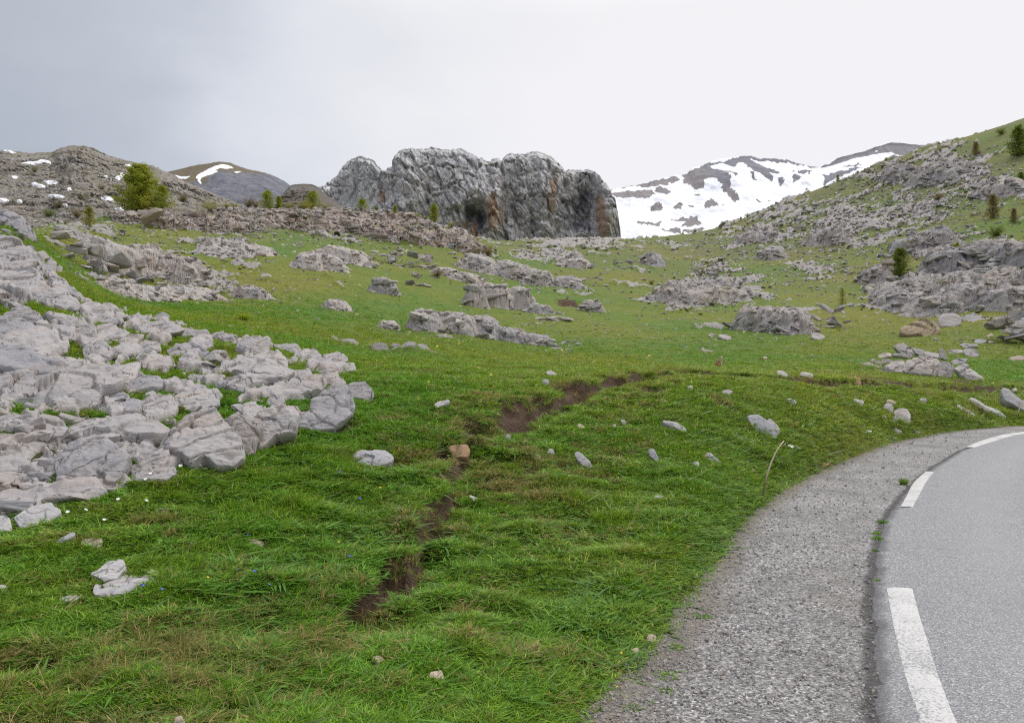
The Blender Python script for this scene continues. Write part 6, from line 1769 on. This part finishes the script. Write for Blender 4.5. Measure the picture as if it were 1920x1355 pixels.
# ------------------------------------------------------------------ single tufts and weeds
C = {'sedge': tuft_mesh('tuft', 401, 150, 0.30, 0.75, 0.022, 0.4, M_blade, seg=4), 'weed': tuft_mesh('weed_leaves', 402, 60, 0.6, 1.2, 0.12, 0.6, M_weed, droop=0.9)}
M_glauc = blade_mat('thistle_leaf', (0.10, 0.17, 0.12), (0.16, 0.2, 0.15))
C['thistle'] = tuft_mesh('thistle_leaves', 403, 26, 0.12, 1.5, 0.13, 0.4, M_glauc, droop=0.7)
for kind, u, v, hp, wp, lab, nm in [
 ('sedge', 457, 600, 15, 34, 'dark spiky sedge clump alone on the far meadow', 'sedge_tussock'),
 ('sedge', 1694, 909, 14, 26, 'bright grass tuft growing in the gravel beside the short white dash', 'grass_tuft'),
 ('weed', 1654, 980, 8, 14, 'weed cushion on the asphalt edge, first below the grass tuft', 'weed_tuft'),
 ('weed', 1644, 1001, 7, 12, 'weed cushion on the asphalt edge, upper of a close pair', 'weed_tuft'),
 ('weed', 1646, 1011, 8, 15, 'weed cushion on the asphalt edge, lower of a close pair', 'weed_tuft'),
 ('weed', 1641, 1034, 6, 8, 'yellowish weed sprig on the asphalt edge below the close pair', 'weed_tuft'),
 ('weed', 1646, 1090, 7, 9, 'weed sprig in the crack beside the top of the long white dash', 'weed_tuft'),
 ('weed', 1271, 1217, 9, 24, 'mossy weed cushion on gravel nearest the round cream stone', 'weed_tuft'),
 ('weed', 1252, 1272, 9, 34, 'wide weed cushion on the near gravel margin', 'weed_tuft'),
 ('weed', 1247, 1298, 10, 22, 'reddish green weed cushion below the wide one on gravel', 'weed_tuft'),
 ('weed', 1218, 1318, 7, 20, 'small weed cushion on gravel, second from the bottom', 'weed_tuft'),
 ('weed', 1189, 1330, 8, 28, 'weed cushion on gravel close to the bottom frame edge', 'weed_tuft'),
 ('weed', 1314, 1158, 9, 26, 'dark weed clump jutting from the grass onto the gravel', 'weed_tuft'),
 ('thistle', 1391, 1004, 14, 18, 'blue grey thistle rosette at the gravel edge', 'thistle')]:
    d = F * CZ / (v - V0) if u > 1150 and v > 850 and kind != 'thistle' else hit_d(u, v)
    p = Vector(((u - U0) / F * d, d, CZ + (V0 - v) / F * d))
    o = new_obj(nm, C[kind]); o.location = p
    o.scale = (wp * 0.75 * d / F, wp * 0.75 * d / F, hp * 1.25 * d / F); o.rotation_euler = (0, 0, u * 0.37)
    tag(o, lab, nm.replace('_', ' '))

# ------------------------------------------------------------------ flowers
def flower_mesh(name, petal_mat, npet, cup, eye):
    M_st = M_blade
    V, Fc, mi = [], [], []
    for i in range(4):
        w_ = math.pi / 2 * i; V += [(0.05 * math.cos(w_), 0.05 * math.sin(w_), -2.6), (0.03 * math.cos(w_), 0.03 * math.sin(w_), 0)]
    for i in range(4):
        a, b_ = 2 * i, 2 * ((i + 1) % 4); Fc.append((a, b_, b_ + 1, a + 1)); mi.append(1)
    for k_ in range(npet):
        w_ = 2 * math.pi * k_ / npet; n0 = len(V)
        c, s_ = math.cos(w_), math.sin(w_)
        for r, wd, zz in ((0.08, 0.08, 0), (0.6, 0.30, 0.16 * cup), (1.0, 0.12, 0.42 * cup)):
            for sg in (-1, 1): V.append((c * r - s_ * wd * sg, s_ * r + c * wd * sg, zz))
        Fc += [(n0, n0 + 1, n0 + 3, n0 + 2), (n0 + 2, n0 + 3, n0 + 5, n0 + 4)]; mi += [0, 0]
    n0 = len(V)
    for i in range(6):
        w_ = math.pi / 3 * i; V.append((0.2 * math.cos(w_), 0.2 * math.sin(w_), 0.10))
    V.append((0, 0, 0.2))
    for i in range(6): Fc.append((n0 + i, n0 + (i + 1) % 6, n0 + 6)); mi.append(2)
    me = raw_mesh(name, V, Fc, petal_mat, smooth=False)
    me.materials.append(M_st); me.materials.append(eye)
    for p, q in zip(me.polygons, mi): p.material_index = q
    return me
def plain(name, c, r=0.6):
    m, t, b = material(name)
    pos = N(t, 'ShaderNodeTexCoord').outputs['Object']
    L(t, mixc(t, noise(t, pos, 3, 3, 0.5), tuple(x * 0.85 for x in c), c), b.inputs['Base Color']); b.inputs['Roughness'].default_value = r
    return m
M_wp, M_bp, M_yp, M_eye = plain('white_petal', (0.82, 0.82, 0.80)), plain('blue_petal', (0.02, 0.05, 0.55)), plain('yellow_petal', (0.75, 0.52, 0.03)), plain('flower_eye', (0.65, 0.45, 0.05))
FL = {'white': flower_mesh('white_flower', M_wp, 7, 1.0, M_eye), 'blue': flower_mesh('blue_gentian', M_bp, 5, 0.4, M_wp), 'yellow': flower_mesh('yellow_flower', M_yp, 5, 0.8, M_eye)}
WH = Z4([(575,980),(712,987),(848,985),(992,990),(270,1008),(330,1043),(417,1033),(268,1110),(120,1103),(65,1075),(733,853),(745,846),(770,848),(812,830),(842,828),(878,815),(905,807),(975,815),(1000,830),(710,880),(508,1082)]) + Z6([(930,770),(965,790),(980,795),(995,797),(1190,768),(1210,772),(485,878),(515,882),(528,888),(545,897),(560,893),(572,900)])
BL = Z7([(645,438),(730,455),(637,328),(913,410),(1068,365),(1147,370),(1212,432),(1337,365),(1057,277),(1115,203),(1572,300),(1617,35),(793,110)]) + Z4([(1637,650),(1653,843),(1750,972),(858,1052)])
YE = Z5([(320,238),(525,345),(540,360),(570,425),(585,345),(588,380),(600,440),(160,615),(103,522),(228,503),(278,415),(1395,497),(1850,575),(570,225),(430,225),(943,257),(610,450),(572,440),(1305,290),(1380,285),(35,945)]) + Z7([(1287,397),(757,70),(1253,322),(1525,235),(935,400)]) + Z8([(150,410),(652,353),(330,905),(345,770),(498,580),(620,480)])
for kd, ptl, sz, nm, lab, grp in (('white', WH, 7.5, 'white_flower', 'small white cup shaped flower in grass by the rocks', 'white meadow flowers'), ('blue', BL, 6.5, 'blue_gentian', 'tiny deep blue gentian in short grass', 'blue gentians'), ('yellow', YE, 5.5, 'yellow_flower', 'tiny yellow flower in the meadow turf', 'yellow meadow flowers')):
    for i, (u, v) in enumerate(ptl):
        p = hit(u, v + 8)
        if p is None: continue
        o = new_obj(nm, FL[kd]); s_ = sz * 0.5 * p.y / F
        o.location = (p.x, p.y, max(p.z + 8 * p.y / F, p.z + 0.04)); o.scale = (s_, s_, s_)
        o.rotation_euler = (0.55 + 0.2 * math.sin(i * 3.1), 0.2 * math.cos(i * 2.3), i * 1.3)
        tag(o, lab, 'flower', group=grp)

# ------------------------------------------------------------------ weathered marker sticks
M_stick, t, b = material('weathered_stick')
pos = N(t, 'ShaderNodeTexCoord').outputs['Object']
sp = N(t, 'ShaderNodeSeparateXYZ'); L(t, pos, sp.inputs[0])
L(t, mixc(t, ramp(t, [(0.25, 0.0), (0.42, 1.0)], math_(t, 'MULTIPLY_ADD', noise(t, pos, 9, 4, 0.6), 0.12, sp.outputs[2])).outputs[0], mixc(t, noise(t, pos, 30, 5, 0.7), (0.10, 0.075, 0.05), (0.22, 0.17, 0.12)), (0.50, 0.42, 0.30)), b.inputs['Base Color'])
def stick(path, rad, label):
    d = hit_d(*path[0])
    P = [Vector(((u - U0) / F * (d + 0.02 * i), d + 0.02 * i, CZ + (V0 - v) / F * d)) for i, (u, v) in enumerate(path)]
    P[0].z -= 0.06
    V, k_ = [], 8
    for i, p in enumerate(P):
        dn = (P[min(i + 1, len(P) - 1)] - P[max(i - 1, 0)]).normalized(); a = dn.orthogonal().normalized(); c = dn.cross(a)
        r = rad * (1 - 0.35 * i / (len(P) - 1)) * (1 + 0.12 * math.sin(i * 2.7))
        V += [tuple(p - P[0] + a * math.cos(2 * math.pi * q / k_) * r + c * math.sin(2 * math.pi * q / k_) * r) for q in range(k_)]
    Fc = [(i * k_ + q, i * k_ + (q + 1) % k_, (i + 1) * k_ + (q + 1) % k_, (i + 1) * k_ + q) for i in range(len(P) - 1) for q in range(k_)] + [tuple(range((len(P) - 1) * k_, len(P) * k_))]
    o = new_obj('wooden_stick', raw_mesh('wooden_stick', V, Fc, M_stick)); o.location = P[0]
    tag(o, label, 'stick')
stick([(1429,928),(1434,908),(1439,888),(1446,868),(1454,850),(1462,838),(1470,828)], 0.011, 'thin bent wooden stick leaning in the grass by the gravel')
stick([(1904,787),(1908,775),(1912,765),(1917,755),(1924,744)], 0.017, 'pale stick standing in the grass at the right frame edge')

# ------------------------------------------------------------------ the marmot
M_fur, t, b = material('marmot_fur')
pos = N(t, 'ShaderNodeTexCoord').outputs['Object']
sp = N(t, 'ShaderNodeSeparateXYZ'); L(t, pos, sp.inputs[0])
c = mixc(t, noise(t, pos, 35, 5, 0.7), (0.22, 0.10, 0.05), (0.36, 0.19, 0.10))
c = mixc(t, ramp(t, [(0.20, 0.0), (0.30, 1.0)], sp.outputs[2]).outputs[0], c, mixc(t, noise(t, pos, 40, 4, 0.7), (0.17, 0.13, 0.10), (0.30, 0.25, 0.21)))
c = mixc(t, ramp(t, [(0.075, 0.0), (0.10, 1.0)], sp.outputs[0]).outputs[0], c, (0.55, 0.47, 0.34))
L(t, c, b.inputs['Base Color'])
mp_ = Vector(((1347 - U0) / F * 30.0, 30.0, gz((1347 - U0) / F * 30.0, 30.0)))
print('marmot row', V0 - (mp_.z - CZ) / 30 * F)
mr = empty('marmot', (mp_.x, mp_.y, mp_.z - 0.02))
NODES = [((-0.02, 0, 0.09), .105), ((0.0, 0, 0.18), .098), ((0.03, 0, 0.27), .078), ((0.055, 0, 0.335), .058), ((0.085, 0, 0.385), .060), ((0.135, 0, 0.385), .040), ((0.165, 0, 0.375), .024),
         ((0.05, .07, 0.25), .034), ((0.095, .075, 0.17), .026), ((0.12, .065, 0.09), .020), ((0.145, .065, 0.03), .018),
         ((0.05, -.07, 0.25), .034), ((0.095, -.075, 0.17), .026), ((0.12, -.065, 0.09), .020), ((0.145, -.065, 0.03), .018),
         ((0.03, .10, 0.085), .06), ((0.085, .115, 0.03), .03), ((0.14, .115, 0.015), .018), ((0.03, -.10, 0.085), .06), ((0.085, -.115, 0.03), .03), ((0.14, -.115, 0.015), .018),
         ((-0.12, 0, 0.045), .042), ((-0.20, .01, 0.03), .034), ((-0.27, .02, 0.03), .016)]
EDG = [(0,1),(1,2),(2,3),(3,4),(4,5),(5,6),(2,7),(7,8),(8,9),(9,10),(2,11),(11,12),(12,13),(13,14),(0,15),(15,16),(16,17),(0,18),(18,19),(19,20),(0,21),(21,22),(22,23)]
bme = bpy.data.meshes.new('body'); bme.from_pydata([n_[0] for n_ in NODES], EDG, []); bme.materials.append(M_fur)
bo = new_obj('body', bme, mr)
sk = bo.modifiers.new('skin', 'SKIN'); sk.use_smooth_shade = True
if len(bme.skin_vertices) == 0:
    bpy.context.view_layer.objects.active = bo
for i, sv in enumerate(bme.skin_vertices[0].data if len(bme.skin_vertices) else []):
    sv.radius = (NODES[i][1],) * 2; sv.use_root = (i == 0)
ss = bo.modifiers.new('smooth', 'SUBSURF'); ss.levels = 2; ss.render_levels = 2
M_blk = plain('dark_eye', (0.02, 0.015, 0.012), 0.3)
def blob(name, c, r, mat):
    bm = bmesh.new(); bmesh.ops.create_icosphere(bm, subdivisions=2, radius=1.0, matrix=Matrix.Translation(c) @ Matrix.Diagonal((r[0], r[1], r[2], 1)))
    me = bpy.data.meshes.new(name); bm.to_mesh(me); bm.free(); me.materials.append(mat)
    for p in me.polygons: p.use_smooth = True
    return new_obj(name, me, mr)
blob('nose', (0.186, 0, 0.378), (.012, .014, .011), M_blk)
for sg in (1, -1):
    blob('eye', (0.118, sg * .042, 0.408), (.009, .007, .009), M_blk)
    blob('ear', (0.062, sg * .050, 0.428), (.012, .008, .018), M_fur)
mr.rotation_euler = (0, 0, math.radians(-12))
tag(mr, 'brown marmot sitting upright on the far meadow, looking right', 'marmot')
